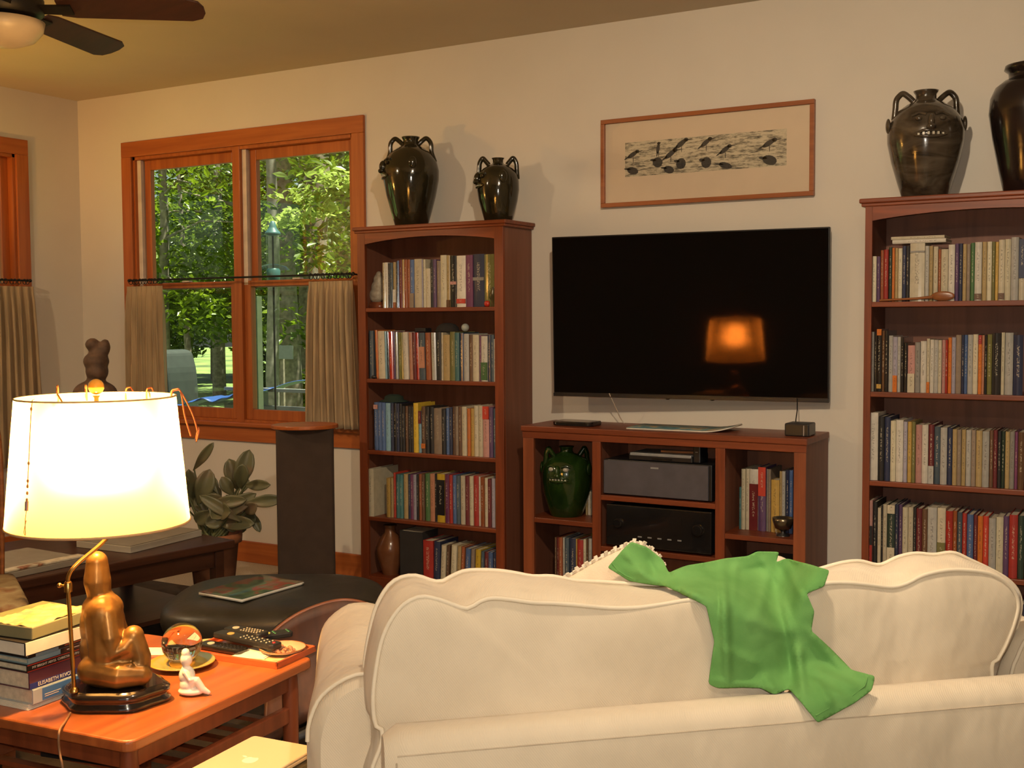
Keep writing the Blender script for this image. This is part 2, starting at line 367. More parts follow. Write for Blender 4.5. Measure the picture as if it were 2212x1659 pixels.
PB = lambda u, d, z: V((u, -d-.015, z))
PL = lambda u, d, z: V((XL+d+.015, u, z))
rod(PB, -3.12, -1.285, 1.768, [(-3.12, -2.81, 11), (-1.61, -1.29, 11)], 'thin dark iron cafe rod with rings across the double window', (-2.2, -.08, 1.768))
curtain(PB, -3.14, -2.82, 1.75, .905, .02, 7, 'tan pleated cafe curtain on the left side of the double window')
curtain(PB, -1.605, -1.285, 1.75, .895, .045, 7, 'tan pleated cafe curtain next to the left bookcase', 1)
rod(PL, -2.3, -.47, 1.768, [(-.82, -.47, 11), (-2.3, -2.0, 8)], 'thin dark iron cafe rod on the window in the left wall', (XL+.08, -1.4, 1.768))
curtain(PL, -.80, -.45, 1.75, .6, .04, 7, 'tan cafe curtain at the left edge of the photo, glowing in the lamplight', 2)

# ================================================================== OUTSIDE
def leafmat(name, a, b, tr=.45):
    x = NT(name); n = x.tex(1.1, kind='Object', detail=6)
    c = x.ramp(n, [(.32, a), (.68, b)]); x.l(c, x.b.inputs['Base Color']); x.set(Roughness=.32)
    t = x.n('BsdfTranslucent'); x.l(c, t.inputs[0]); mx = x.n('MixShader'); mx.inputs[0].default_value = tr
    x.l(x.b.outputs[0], mx.inputs[1]); x.l(t.outputs[0], mx.inputs[2]); x.l(mx.outputs[0], x.out.inputs[0]); return x.m
m_leafA = leafmat('summer_leaves', (.025, .06, .004), (.22, .30, .012)); m_leafB = leafmat('darker_leaves', (.018, .045, .004), (.13, .19, .010)); m_leafC = leafmat('maple_leaves', (.16, .24, .03), (.42, .50, .12))  # second leaf green is darker, dealt to every other tree and shrub
m_bark = plain('grey_bark', (.17, .14, .10), .95, var=.4, scale=12, bump=.8, bscale=25); m_birch = plain('pale_bark', (.17, .155, .12), .9, var=.3, bump=.5, bscale=20)
x = NT('lawn'); x.l(x.ramp(x.tex(.8, detail=6), [(.35, (.05, .08, .02)), (.6, (.16, .23, .05))]), x.b.inputs['Base Color']); x.set(Roughness=1); m_lawn = x.m
struct(G().box((-60, .7, -.9), (30, 60, -.5)).box((-60, -20, -.9), (-4.4, .7, -.5)).build('ground', m_lawn)); 
m_dkf = plain('deck_boards', (.07, .063, .05), .8, var=.3, scale=3)
struct(G().box((-9, .2, -.5), (2.5, 3.4, -.44)).build('deck', m_dkf))
def leaves(n, centers, size, rnd):
    g = G()
    for i in range(n):
        c, r = centers[i % len(centers)]
        while True:
            d = V((rnd.uniform(-1, 1), rnd.uniform(-1, 1), rnd.uniform(-1, 1)))
            if d.length < 1: break
        p = V(c)+V((d.x*r[0], d.y*r[1], d.z*r[2])); s = size*rnd.uniform(.6, 1.3)
        e = Euler((rnd.uniform(-.9, .9), rnd.uniform(-.9, .9), rnd.uniform(0, 6.3))).to_matrix()
        q = [e @ V(t)*s+p for t in [(0, -1, 0), (.5, -.2, .12), (.35, .5, .1), (0, 1, -.1), (-.35, .5, .1), (-.5, -.2, .12)]]
        g.add(q, [(0, 1, 2, 3), (0, 3, 4, 5)])
    return g
def tree(base, h, rad, lean, crown, nleaf, lsize, lmat, label, bark=m_bark, seed=0, branches=4):
    rnd = random.Random(seed); t = thing('tree', label, 'tree', base, 0, 'trees outside the window')
    top = V((lean[0]*h, lean[1]*h, h)); pts = [V((0, 0, -.3))+(top+V((0, 0, .3)))*k/6+V((rnd.uniform(-1, 1), rnd.uniform(-1, 1), 0))*rad*.3*(k > 0) for k in range(7)]
    G().tube(pts, [rad*(1.15-.75*k/6) for k in range(7)], 14).build('trunk', bark, t)
    for k in range(branches):
        a = rnd.uniform(0, 6.3); z = h*rnd.uniform(.3, .9); b0 = top*(z/h); L = rnd.uniform(1, 2.4)
        d = V((math.cos(a), math.sin(a), rnd.uniform(-.1, .6)))
        G().tube([b0, b0+d*L*.5+V((0, 0, .1)), b0+d*L+V((0, 0, -.15))], [rad*.3, rad*.18, .01], 7).build('branch', bark, t)
    if nleaf: leaves(nleaf, crown, lsize, rnd).build('foliage', lmat, t, fix=False)
    return t
def out(px, y): return on(px, 640, 1, y).x
tdat = [(350, 9.5, 8, .10, (.02, 0), m_bark, 'slender leaning tree at the left edge of the window view', 1),
        (590, 6.5, 9, .085, (.0, 0), m_birch, 'pale straight trunk right behind the bird feeder', 2),
        (625, 11, 9, .22, (-.02, 0), m_bark, 'thick grey trunk to the right of the bird feeder', 3),
        (683, 13, 10, .30, (.0, 0), m_bark, 'broad dark trunk seen above the right curtain', 4),
        (738, 16, 9, .22, (.02, 0), m_bark, 'dark trunk nearest the right casing of the window', 5),
        (655, 19, 9, .2, (.01, 0), m_bark, 'far thin trunk between the two dark trunks', 6),
        (470, 17, 9, .16, (.02, 0), m_bark, 'far thin trunk in the middle of the left sash', 7),
        (410, 14, 7, .08, (-.05, 0), m_bark, 'young leafy tree left of centre in the left sash', 8)]
for px, y, h, rd, ln, bk, lab, sd in tdat:
    r0 = random.Random(sd*11); lo = 3.0 if sd in (1, 8) else 3.2
    crown = [((r0.uniform(-2, 2), r0.uniform(-.6, 2), r0.uniform(lo, h)), (1.4, 1.2, .9)) for _ in range(9)]
    if sd in (1, 7, 8, 6): crown += [((r0.uniform(-1.6, 1.6), r0.uniform(-.3, 1.2), r0.uniform(1.9, 3.6)), (1.1, .9, .6)) for _ in range(8)]
    tree((out(px, y), y, -.5), h, rd, ln, crown, 5200 if sd in (1, 8, 7) else 3600, .085, m_leafA if sd % 2 else m_leafB, lab, bk, sd)
# background of the wood: understorey shrubs, each its own
for i, (px, y, w_, h_, z_) in enumerate([(330, 20, 3.2, 2.6, 2.4), (395, 22, 3, 2.2, 4.2), (455, 23, 3, 2.4, 4.4), (520, 24, 3, 2.4, 4.2), (600, 24, 3, 3.4, 2.3), (660, 26, 3.2, 3.6, 2.0), (730, 26, 3.2, 4, 2.4), (790, 24, 3, 4, 2.2), (360, 24, 3.6, 2.6, 6.4), (470, 26, 4, 2.8, 7.6), (590, 26, 4, 3, 7.2), (720, 27, 4, 3, 7.4), (640, 14, 1.6, 1.0, .5), (720, 12, 1.3, .9, .4)]):
    rr_ = random.Random(50+i); c = (out(px, y), y, -.5)
    t = thing('shrub', 'leafy '+['low', 'tall', 'dark', 'bright', 'broad', 'dense', 'loose', 'rounded', 'high', 'overhanging', 'ragged', 'spreading', 'small near', 'knee-high near'][i]+' mass of green growth at the back of the wood' if i < 12 else ['small green shrub in front of the thick grey trunk', 'knee-high green shrub low behind the right curtain'][i-12], 'shrub', c, 0, 'undergrowth outside the window')
    cs = [((rr_.uniform(-w_, w_)*.7, rr_.uniform(-.8, .8), z_*rr_.uniform(.75, 1.3)+rr_.uniform(-h_, h_)*.45), (w_*.4, .7, h_*.35)) for _ in range(9)]
    leaves(3400, cs, .13 if i < 12 else .07, rr_).build('foliage', (m_leafB, m_leafA)[i % 2], t, fix=False)
    G().tube([(0, 0, -.2), (.05, 0, z_)], [.06, .03], 8).build('stem', m_bark, t)
# more of the wood, to either side of what the photo shows
for i, (x_, y_) in enumerate([(-7.5, 19), (-3.5, 21), (1.0, 20), (5.5, 22), (-2, 13), (3.5, 14), (-16, 3), (-15, -4), (-19, -1), (-14, -9), (-20, 5), (-17, -13)]):
    r0 = random.Random(200+i); h = r0.uniform(7, 9)
    tree((x_, y_, -.5), h, r0.uniform(.12, .2), (0, 0), [((r0.uniform(-1.8, 1.8), r0.uniform(-1.8, 1.8), r0.uniform(1.2, h)), (1.2, 1.1, .9)) for _ in range(10)], 2200, .13, (m_leafA, m_leafB)[i % 2], ['first', 'second', 'third', 'fourth', 'fifth', 'sixth'][i % 6]+' leafy tree of those standing '+['beyond the deck, outside the photo', 'outside behind the left wall'][i > 5], m_bark, 300+i, 3)
# the sunlit maple bough close to the window
bp = on(800, 420, 1, 4.0)
t = thing('maple_bough', 'sunlit pale green maple branch reaching in from the right of the window', 'branch', bp)
gg = G(); rr_ = random.Random(5); cc = []
for k in range(13):
    e = on(585+k*13, 480-k*9+rr_.uniform(-30, 30), 1, 4.0+rr_.uniform(-.3, .3)); pts = [bp, (bp+e)/2+V((0, 0, .08)), e]
    gg.tube(pts, [.016, .009, .003], 6); cc += [((e-bp)*q, (.20, .2, .07)) for q in (.55, .8, 1.0)]
gg.build('twigs', m_birch, t, bp)
leaves(720, cc, .055, rr_).build('foliage', m_leafC, t, fix=False)
# bird feeder hanging just outside
bf = on(590, 560, 1, 1.2); sc_ = (bf-CAM).dot(_f)/FPX
t = thing('bird_feeder', 'clear tube bird feeder with blue-green cap and round baffle dish outside the window', 'bird feeder', bf)
m_teal = plain('verdigris_paint', (.04, .10, .10), .4)
L = lambda d: d*sc_
G().lathe([(L(3), L(82)), (L(6), L(78)), (L(8), L(70)), (L(9), L(66)), (L(16), L(58)), (L(18), L(52)), (L(4), L(50))], 24).build('cap', m_teal, t)
G().lathe([(L(14), L(-10)), (L(14), L(54))], 24, cap=False).build('seed_tube', m_glass, t)
G().lathe([(L(2), L(-20)), (L(2), L(80))], 8).build('rod', m_iron, t)
m_baf = glass('clear_baffle', (.75, .85, .8)); G().lathe([(L(36), L(-24)), (L(30), L(-16)), (L(12), L(-10)), (L(3), L(-9))], 32, cap=False).build('baffle_dish', m_baf, t)
G().lathe([(L(10), L(-52)), (L(14), L(-45)), (L(15), L(-24)), (L(12), L(-20))], 24).build('seed_tray', m_teal, t)
G().tube([(0, 0, L(-52)), (0, 0, -.5-bf.z+.0)], L(2.2), 8).build('pole', m_iron, t)
# deck with rail, covered grill, blue tarp, green post, small sign
m_deck = plain('weathered_deck', (.16, .17, .16), .7, var=.3, scale=4)
a = on(557, 838, 1, 2.6); b = on(690, 848, 1, 2.6)
t = thing('deck_rail', 'grey-white weathered deck rail seen low through the right sash', 'railing', (a.x, 2.6, -.5))
for z, hh in ((a.z, .03), (a.z-.16, .04), (a.z-.25, .02)): G().box((a.x-.4, 2.58, z-hh), (b.x+1.2, 2.63, z)).build('rail', m_deck, t, t.location)
for q in range(3): G().box((a.x+q*.9, 2.6, -.5), (a.x+q*.9+.07, 2.66, a.z)).build('post', m_deck, t, t.location)
p0 = on(438, 862, 1, 2.2); p1 = on(505, 830, 1, 2.6)
x = NT('blue_tarp'); x.set(Base_Color=(.015, .05, .18, 1), Roughness=.4); m_tarp = x.m
def tf(i, j):
    a = V((p0.x-.55, 2.0, p0.z-.12)); b = V((p1.x+.5, 2.4, p1.z-.03)); p = a.lerp(b, i)+V((0, j*.7, j*.05)); return p+V((0, 0, .022*math.sin(i*17+j*5)*(1-j*.5)+.012*math.sin(i*40)))
g = G().grid(tf, 40, 10); o = g.build('tarp', m_tarp, None, p0); o.location = p0; o.modifiers.new('s', 'SOLIDIFY').thickness = .004; tag(o, 'crumpled blue tarp on the deck outside the left sash', 'tarp')
q0 = on(378, 800, 1, 2.9)
t = thing('grill', 'grey-green covered hood shape standing outside beside the left curtain', 'grill cover', (q0.x, 2.9, -.5))
prof = spline([(-.45, -.0), (-.45, .95), (-.30, 1.12), (0, 1.14), (.12, 1.08), (.20, .85), (.22, 0)], 5)
hz = on(390, 757, 1, 2.9).z+.5
G().prism([(p.x*.62, p.y/1.14*hz) for p in prof], -.2, .2, 1).build('cover', plain('grey_green_canvas', (.014, .020, .015), .8, var=.2), t, bevel=.03)
g0 = on(556, 800, 1, 1.9); t = G().box((-.035, -.03, 0), (.035, .03, on(556, 640, 1, 1.9).z+.5)).build('garden_post', plain('green_painted_post', (.07, .09, .045), .6)); t.location = (g0.x, 1.9, -.5)
tag(t, 'pale green vertical post just inside the left edge of the lower right sash', 'post')
s0 = on(613, 762, 1, 9); t = thing('yard_sign', 'small blank pale grey board on a stake between the trunks', 'sign', (s0.x, 9, -.5))
G().box((-.06, -.02, 0), (0, .02, s0.z+.4)).build('stake', m_bark, t); G().box((-.22, -.04, s0.z+.4), (.22, -.02, s0.z+.62)).build('board', plain('pale_board', (.18, .19, .18), .6), t)
# ================================================================== BOOKCASES
def bookcase(label, x0, x1, D, H, shelves, sw, arch=True):
    c = V(((x0+x1)/2, -D/2, 0)); t = thing('bookcase', label, 'bookcase', c); y0 = -D
    for a, b in ((x0+.012, x0+.035), (x1-.035, x1-.012)): G().box((a, y0+.02, 0), (b, -.002, H-.02)).build('side_panel', m_back, t, c)
    G().box((x0+.03, -.012, .05), (x1-.03, -.004, H-.02)).build('back_panel', m_back, t, c)
    G().box((x0-.012, y0-.014, H-.02), (x1+.012, -.002, H)).build('top', m_casex, t, c, .005)
    g = G().box((x0-.004, y0-.006, H-.034), (x1+.004, -.004, H-.019)); g.build('crown_moulding', m_casex, t, c, .004)
    for a, b in ((x0+.012, x0+.012+sw), (x1-.012-sw, x1-.012)): G().box((a, y0, 0), (b, y0+.02, H-.03)).build('stile', m_case, t, c, .002)
    i0, i1 = x0+.012+sw, x1-.012-sw; n = 24
    low = [(i0+(i1-i0)*k/n, H-.094+.03*math.sin(PI*k/n)**.8) for k in range(n+1)]
    G().prism([(i0, H-.03)]+low+[(i1, H-.03)], y0+.001, y0+.019, 1).build('top_rail', m_casex, t, c)
    low = [(i0+(i1-i0)*k/n, .02+.035*math.sin(PI*k/n)) for k in range(n+1)]
    G().prism([(i0, .085)]+low+[(i1, .085)], y0+.001, y0+.019, 1).build('bottom_rail', m_casex, t, c)
    for z in shelves: G().box((i0-.02, y0+.004, z-.022), (i1+.02, -.012, z)).build('shelf', m_casex, t, c, .003)
    return t
LB = [1.569, 1.184, .792, .425, .095]; RB = [1.570, 1.186, .803, .437, .095]
bookcase('tall cherry bookcase between the double window and the television', -1.096, -.147, .30, 2.008, LB, .052)
bookcase('tall cherry bookcase at the right edge of the photo', 1.630, 2.59, .31, 2.008, RB, .030)

# ------------------------------------------------------------------ books
PAL = dict(cream=(.56, .50, .37), white=(.66, .62, .54), ivory=(.60, .55, .40), black=(.016, .015, .017), navy=(.022, .030, .075), blue=(.07, .13, .30), slate=(.06, .09, .12),
    red=(.36, .028, .020), scarlet=(.55, .05, .025), maroon=(.14, .018, .022), rust=(.30, .085, .028), orange=(.60, .17, .03), tan=(.40, .29, .13), gold=(.50, .32, .08), yellow=(.62, .42, .04),
    brown=(.12, .06, .03), taupe=(.26, .20, .15), grey=(.24, .23, .21), purple=(.10, .05, .13), olive=(.16, .15, .045), green=(.06, .14, .05), teal=(.05, .16, .17), pink=(.52, .27, .24),
    salmon=(.50, .23, .14), lavender=(.36, .34, .42), darkgreen=(.02, .04, .028), skyblue=(.20, .36, .46), plum=(.16, .04, .11), silver=(.42, .41, .38))
NICE = dict(darkgreen='dark green', skyblue='light blue', ivory='off-white')
ORD = ['first', 'second', 'third', 'fourth', 'fifth', 'sixth', 'seventh', 'eighth', 'ninth', 'tenth', 'eleventh', 'twelfth', 'thirteenth', 'fourteenth', 'fifteenth', 'sixteenth', 'seventeenth', 'eighteenth', 'nineteenth', 'twentieth'] + ['twenty-'+s for s in ('first', 'second', 'third', 'fourth', 'fifth', 'sixth', 'seventh', 'eighth', 'ninth')]+['thirtieth', 'thirty-first', 'thirty-second', 'thirty-third', 'thirty-fourth']
def book_geo(w, d, h):
    """spine at y=0 facing -y, x = thickness, z = height"""
    b = .0025; k = min(.006, w*.25); g = G()
    # cover: rounded spine strip and two boards
    n = 5; arc = [(-w/2+w*i/n, -k*math.sin(PI*i/n)) for i in range(n+1)]
    inner = [(x*(1-2*b/w) if w > 3*b else x*.6, y+b*.8) for x, y in arc]
    poly = [(-w/2, d)]+arc+[(w/2, d), (w/2-b, d)]+inner[::-1]+[(-w/2+b, d)]
    g.prism(poly, 0, h)
    p = G().box((-w/2+b, .001, .003), (w/2-b, d-.004, h-.004))
    return g, p
def make_book(x, y, z, w, d, h, col, label, group, tilt=0, mat=None, cap=None):
    if col == 'black' and w > .045: mat = m_dark
    g, p = book_geo(w, d, h); o = g.build('book', mat or m_book); o.location = (x, y, z); o.rotation_euler = (0, tilt, 0)
    c = PAL[col]; j = random.uniform(.85, 1.12); o.color = (c[0]*j, c[1]*j, c[2]*j, 1)
    p.build('pages', m_page, o)
    if cap:
        for (a, b, cc) in cap:
            q = G().box((-w/2*.98, -min(.006, w*.25)-.0012, h*a), (w/2*.98, -.0, h*b)); r_ = q.build('spine_band', mat or m_book, o); r_.color = (*PAL[cc], 1)
    return tag(o, label, 'book', group)
def shelf_books(T, rows, yp, zs, D, where, group, mat=None, d0=.15, n0=0):
    """T: (scale, x0, y0) of the measuring frame; rows: (u0, u1, vtop, colour[, tilt, bands])"""
    s, ox, oy = T; last = -99; n = n0
    for r in rows:
        u0, u1, vt, col = r[:4]; tilt = r[4] if len(r) > 4 and r[4] else 0; cap = r[5] if len(r) > 5 else None
        a = on(ox+u0/s, oy+vt/s, 1, yp); b = on(ox+u1/s, oy+vt/s, 1, yp)
        x0, x1 = max(a.x, last), b.x-.0008
        if x1-x0 < .006: x1 = x0+.006
        h = max(.12, a.z-zs) if yp > -9 else .2
        h = min(h, .34); w = x1-x0; last = x1+.0008 if not tilt else b.x+.001
        size = 'slim' if w < .02 else 'thick' if w > .042 else 'medium'
        lab = '%s %s book, %s from left on %s' % (size, NICE.get(col, col), ORD[n], where)
        d = min(D, d0+random.uniform(-.02, .05))
        mt = mat or (m_jacket if random.random() < .25 else m_book)
        xx = (x0+x1)/2
        if tilt: xx -= math.tan(tilt)*h*.5
        make_book(xx, yp+random.uniform(0, .006), zs+abs(math.sin(tilt))*w/2+.0003, w*math.cos(tilt)-(.001 if tilt else 0), d, h, col, lab, group, tilt, mt, cap); n += 1
TL = (4.367, 760, 460); TC = (3.95, 760, 840)
Y = -.275
shelf_books(TL, [(285, 312, 470, 'cream'), (312, 340, 468, 'white'), (341, 360, 475, 'black'), (360, 385, 470, 'slate'), (386, 412, 465, 'tan', 0, [(0, .12, 'rust'), (.12, .4, 'white')]), (413, 424, 460, 'black'), (425, 441, 450, 'blue'), (442, 475, 442, 'maroon'), (475, 492, 440, 'gold'), (492, 520, 440, 'rust'), (520, 545, 440, 'rust'), (546, 582, 442, 'blue', 0, [(0, .3, 'taupe')]), (583, 655, 436, 'cream'), (656, 668, 440, 'lavender'), (669, 690, 440, 'ivory'), (690, 737, 525, 'cream'), (738, 765, 440, 'black'), (766, 795, 440, 'purple'), (796, 835, 452, 'taupe'), (836, 893, 400, 'ivory'), (894, 926, 402, 'tan', 0, [(0, .14, 'brown')]), (928, 984, 405, 'black', 0, [(.44, .50, 'pink')]), (986, 1070, 405, 'white', 0, [(.07, .16, 'scarlet')]), (1074, 1138, 400, 'plum'), (1140, 1245, 390, 'navy', 0, [(.5, .56, 'grey')]), (1250, 1345, 392, 'olive'), (1347, 1392, 390, 'darkgreen')],
    Y, LB[0], .22, 'the top shelf of the left bookcase', 'books on the top shelf of the left bookcase')
shelf_books(TL, [(155, 196, 1112, 'slate'), (217, 240, 1105, 'orange', -.03), (241, 305, 1115, 'cream', -.02), (308, 328, 1118, 'skyblue', -.02), (329, 347, 1118, 'black', -.02), (349, 386, 1120, 'scarlet', -.02), (388, 404, 1122, 'purple', -.02), (406, 430, 1125, 'silver', -.02), (433, 478, 1128, 'olive', -.02), (482, 530, 1125, 'white', -.025), (534, 566, 1128, 'salmon', -.025), (570, 600, 1128, 'maroon', -.025), (602, 628, 1130, 'red', -.025), (631, 688, 1130, 'slate', -.02, [(.25, .7, 'salmon')]), (692, 738, 1130, 'rust', -.02), (745, 788, 1130, 'silver', -.02), (792, 838, 1125, 'black', -.015), (841, 858, 1128, 'cream'), (860, 920, 1150, 'tan'), (922, 968, 1122, 'olive'), (969, 1010, 1130, 'teal'), (1011, 1050, 1132, 'navy'), (1052, 1100, 1140, 'silver'), (1101, 1139, 1150, 'brown'), (1140, 1196, 1150, 'cream'), (1198, 1214, 1155, 'plum'), (1216, 1275, 1162, 'white', 0, [(.03, .42, 'green')]), (1277, 1305, 1150, 'navy'), (1306, 1336, 1150, 'slate'), (1338, 1359, 1190, 'white'), (1361, 1392, 1100, 'tan')],
    Y, LB[1], .22, 'the second shelf of the left bookcase', 'books on the second shelf of the left bookcase')
shelf_books(TC, [(185, 219, 115, 'blue', 0, [(.86, .95, 'pink')]), (220, 251, 117, 'blue'), (252, 284, 119, 'blue'), (285, 325, 122, 'skyblue'), (328, 352, 122, 'navy'), (353, 378, 124, 'black'), (379, 402, 126, 'navy'), (403, 425, 128, 'black'), (427, 451, 146, 'black'), (452, 475, 148, 'brown'), (476, 498, 150, 'black'), (499, 521, 150, 'black'), (523, 563, 122, 'yellow'), (564, 588, 190, 'skyblue', 0, [(.7, 1.0, 'maroon')]), (590, 624, 150, 'brown', 0, [(.1, .2, 'orange')]), (626, 660, 152, 'black'), (661, 694, 154, 'black'), (697, 763, 165, 'taupe'), (766, 798, 175, 'black'), (799, 826, 165, 'blue'), (827, 854, 165, 'navy'), (856, 882, 150, 'brown'), (883, 908, 150, 'taupe'), (909, 936, 152, 'brown'), (938, 978, 152, 'ivory'), (983, 1010, 168, 'orange'), (1011, 1039, 168, 'gold'), (1041, 1076, 145, 'cream'), (1077, 1113, 143, 'cream'), (1116, 1168, 150, 'pink', 0, [(.75, 1.0, 'scarlet')]), (1170, 1203, 160, 'purple'), (1205, 1228, 168, 'slate'), (1229, 1250, 175, 'cream')],
    Y, LB[2], .22, 'the third shelf of the left bookcase', 'books on the third shelf of the left bookcase')
make_book(on(800.5, 1000, 1, -.285).x, -.285, LB[3], .038, .23, .262, 'ivory', 'large cream picture book at the left end of the fourth shelf of the left bookcase', 'books on the fourth shelf of the left bookcase')
shelf_books(TC, [(293, 326, 760, 'gold'), (327, 353, 760, 'tan'), (355, 372, 715, 'scarlet'), (374, 405, 730, 'teal'), (406, 436, 732, 'teal'), (438, 474, 727, 'tan'), (475, 495, 730, 'navy'), (496, 522, 730, 'plum'), (523, 549, 732, 'lavender'), (551, 568, 730, 'black'), (569, 592, 728, 'rust'), (593, 618, 728, 'brown'), (622, 660, 722, 'green'), (662, 703, 725, 'salmon'), (705, 724, 725, 'black'), (726, 790, 725, 'yellow', 0, [(.15, .88, 'black')]), (792, 828, 730, 'plum'), (830, 857, 735, 'red'), (858, 888, 738, 'blue'), (889, 922, 740, 'slate'), (925, 963, 742, 'cream'), (965, 999, 745, 'maroon'), (1001, 1034, 745, 'ivory'), (1036, 1078, 742, 'red'), (1080, 1094, 750, 'white'), (1096, 1128, 752, 'rust'), (1131, 1158, 760, 'cream'), (1160, 1188, 770, 'maroon'), (1190, 1218, 765, 'lavender'), (1219, 1248, 765, 'taupe')],
    -.262, LB[3], .22, 'the fourth shelf of the left bookcase', 'books on the fourth shelf of the left bookcase', n0=1)
shelf_books(TC, [(408, 602, 1205, 'black'), (607, 692, 1290, 'red', 0), (696, 748, 1300, 'navy', .03), (758, 800, 1332, 'cream', .05), (806, 832, 1335, 'brown', .05), (842, 888, 1332, 'ivory', .05), (896, 926, 1340, 'tan', .05), (930, 958, 1345, 'rust', .05), (964, 1006, 1360, 'blue', .05), (1012, 1044, 1365, 'taupe', .04), (1050, 1094, 1370, 'yellow', .04), (1100, 1128, 1385, 'slate', .02), (1130, 1164, 1392, 'maroon'), (1166, 1202, 1392, 'blue'), (1203, 1238, 1392, 'navy'), (1240, 1256, 1392, 'white')],
    -.265, LB[4], .22, 'the bottom shelf of the left bookcase', 'books on the bottom shelf of the left bookcase')
TR = (3.7715, 1840, 440); TQ = (3.949, 1840, 840); Y = -.285
shelf_books(TR, [(166, 203, 430, 'ivory'), (205, 234, 430, 'purple'), (236, 262, 380, 'rust'), (263, 300, 375, 'red'), (302, 329, 355, 'darkgreen'), (331, 352, 360, 'orange'), (353, 378, 362, 'tan'), (380, 413, 365, 'ivory'), (415, 444, 345, 'navy'), (445, 473, 345, 'black'), (476, 598, 325, 'cream', 0, [(.84, .87, 'grey')]), (600, 632, 345, 'silver'), (633, 664, 345, 'tan'), (666, 704, 350, 'cream', 0), (706, 729, 372, 'rust'), (731, 788, 372, 'cream'), (790, 843, 335, 'white'), (845, 875, 325, 'purple'), (876, 906, 325, 'navy'), (908, 938, 330, 'tan'), (939, 970, 330, 'taupe'), (972, 1004, 320, 'green'), (1006, 1064, 315, 'white', 0, [(.02, .12, 'brown')]), (1066, 1104, 312, 'tan'), (1105, 1144, 310, 'ivory'), (1146, 1172, 310, 'olive'), (1173, 1198, 312, 'gold'), (1200, 1250, 295, 'cream', 0, [(.02, .12, 'brown')]), (1251, 1300, 290, 'ivory'), (1302, 1364, 275, 'silver'), (1366, 1420, 290, 'cream', 0, [(.36, 1.0, 'navy')])],
    Y, RB[0], .23, 'the top shelf of the right bookcase', 'books on the top shelf of the right bookcase')
shelf_books(TR, [(161, 184, 1045, 'grey'), (185, 206, 1050, 'black'), (207, 246, 1022, 'black', 0, [(.9, 1, 'orange'), (.05, .12, 'gold')]), (247, 270, 1035, 'brown'), (271, 300, 1035, 'black'), (302, 336, 1075, 'silver'), (337, 374, 1085, 'lavender', 0, [(0, .3, 'orange')]), (375, 400, 1085, 'silver'), (401, 426, 1090, 'black'), (428, 455, 1135, 'black'), (457, 516, 1155, 'pink', 0, [(0, .4, 'cream')]), (518, 560, 1130, 'grey'), (561, 610, 1120, 'white'), (612, 638, 1100, 'cream', 0, [(0, .2, 'orange')]), (640, 672, 1108, 'white'), (673, 706, 1110, 'silver'), (707, 735, 1112, 'cream'), (736, 764, 1110, 'pink'), (765, 785, 1110, 'red'), (786, 815, 1092, 'orange'), (816, 848, 1090, 'lavender'), (850, 894, 1070, 'taupe'), (896, 920, 1070, 'navy'), (921, 946, 1070, 'blue'), (948, 990, 1068, 'silver'), (991, 1032, 1065, 'cream'), (1034, 1062, 1072, 'orange', 0, [(.85, 1, 'red')]), (1063, 1084, 1072, 'salmon'), (1086, 1105, 1074, 'black'), (1107, 1146, 1065, 'olive'), (1148, 1220, 1055, 'black'), (1222, 1250, 1050, 'ivory'), (1251, 1318, 1052, 'silver'), (1320, 1400, 1070, 'navy')],
    Y, RB[1], .23, 'the second shelf of the right bookcase', 'books on the second shelf of the right bookcase', m_jacket)
shelf_books(TQ, [(145, 226, 202, 'white'), (230, 280, 235, 'black'), (282, 330, 240, 'navy'), (332, 378, 272, 'ivory'), (380, 442, 266, 'white'), (444, 476, 280, 'lavender'), (478, 512, 282, 'gold'), (514, 545, 282, 'olive'), (547, 600, 306, 'pink'), (601, 654, 306, 'white'), (656, 704, 305, 'maroon', 0, [(0, .3, 'silver')]), (707, 756, 322, 'slate'), (758, 816, 330, 'silver'), (818, 860, 332, 'navy'), (862, 900, 345, 'tan'), (901, 938, 347, 'taupe'), (939, 974, 348, 'tan'), (976, 1020, 352, 'silver'), (1022, 1060, 352, 'taupe'), (1062, 1115, 356, 'tan'), (1117, 1176, 362, 'silver'), (1178, 1210, 352, 'brown'), (1211, 1246, 352, 'maroon'), (1248, 1278, 360, 'black'), (1279, 1310, 362, 'darkgreen'), (1312, 1350, 366, 'tan'), (1351, 1392, 366, 'grey'), (1394, 1420, 368, 'plum'), (1422, 1475, 370, 'brown')],
    Y, RB[2], .23, 'the third shelf of the right bookcase', 'books on the third shelf of the right bookcase')
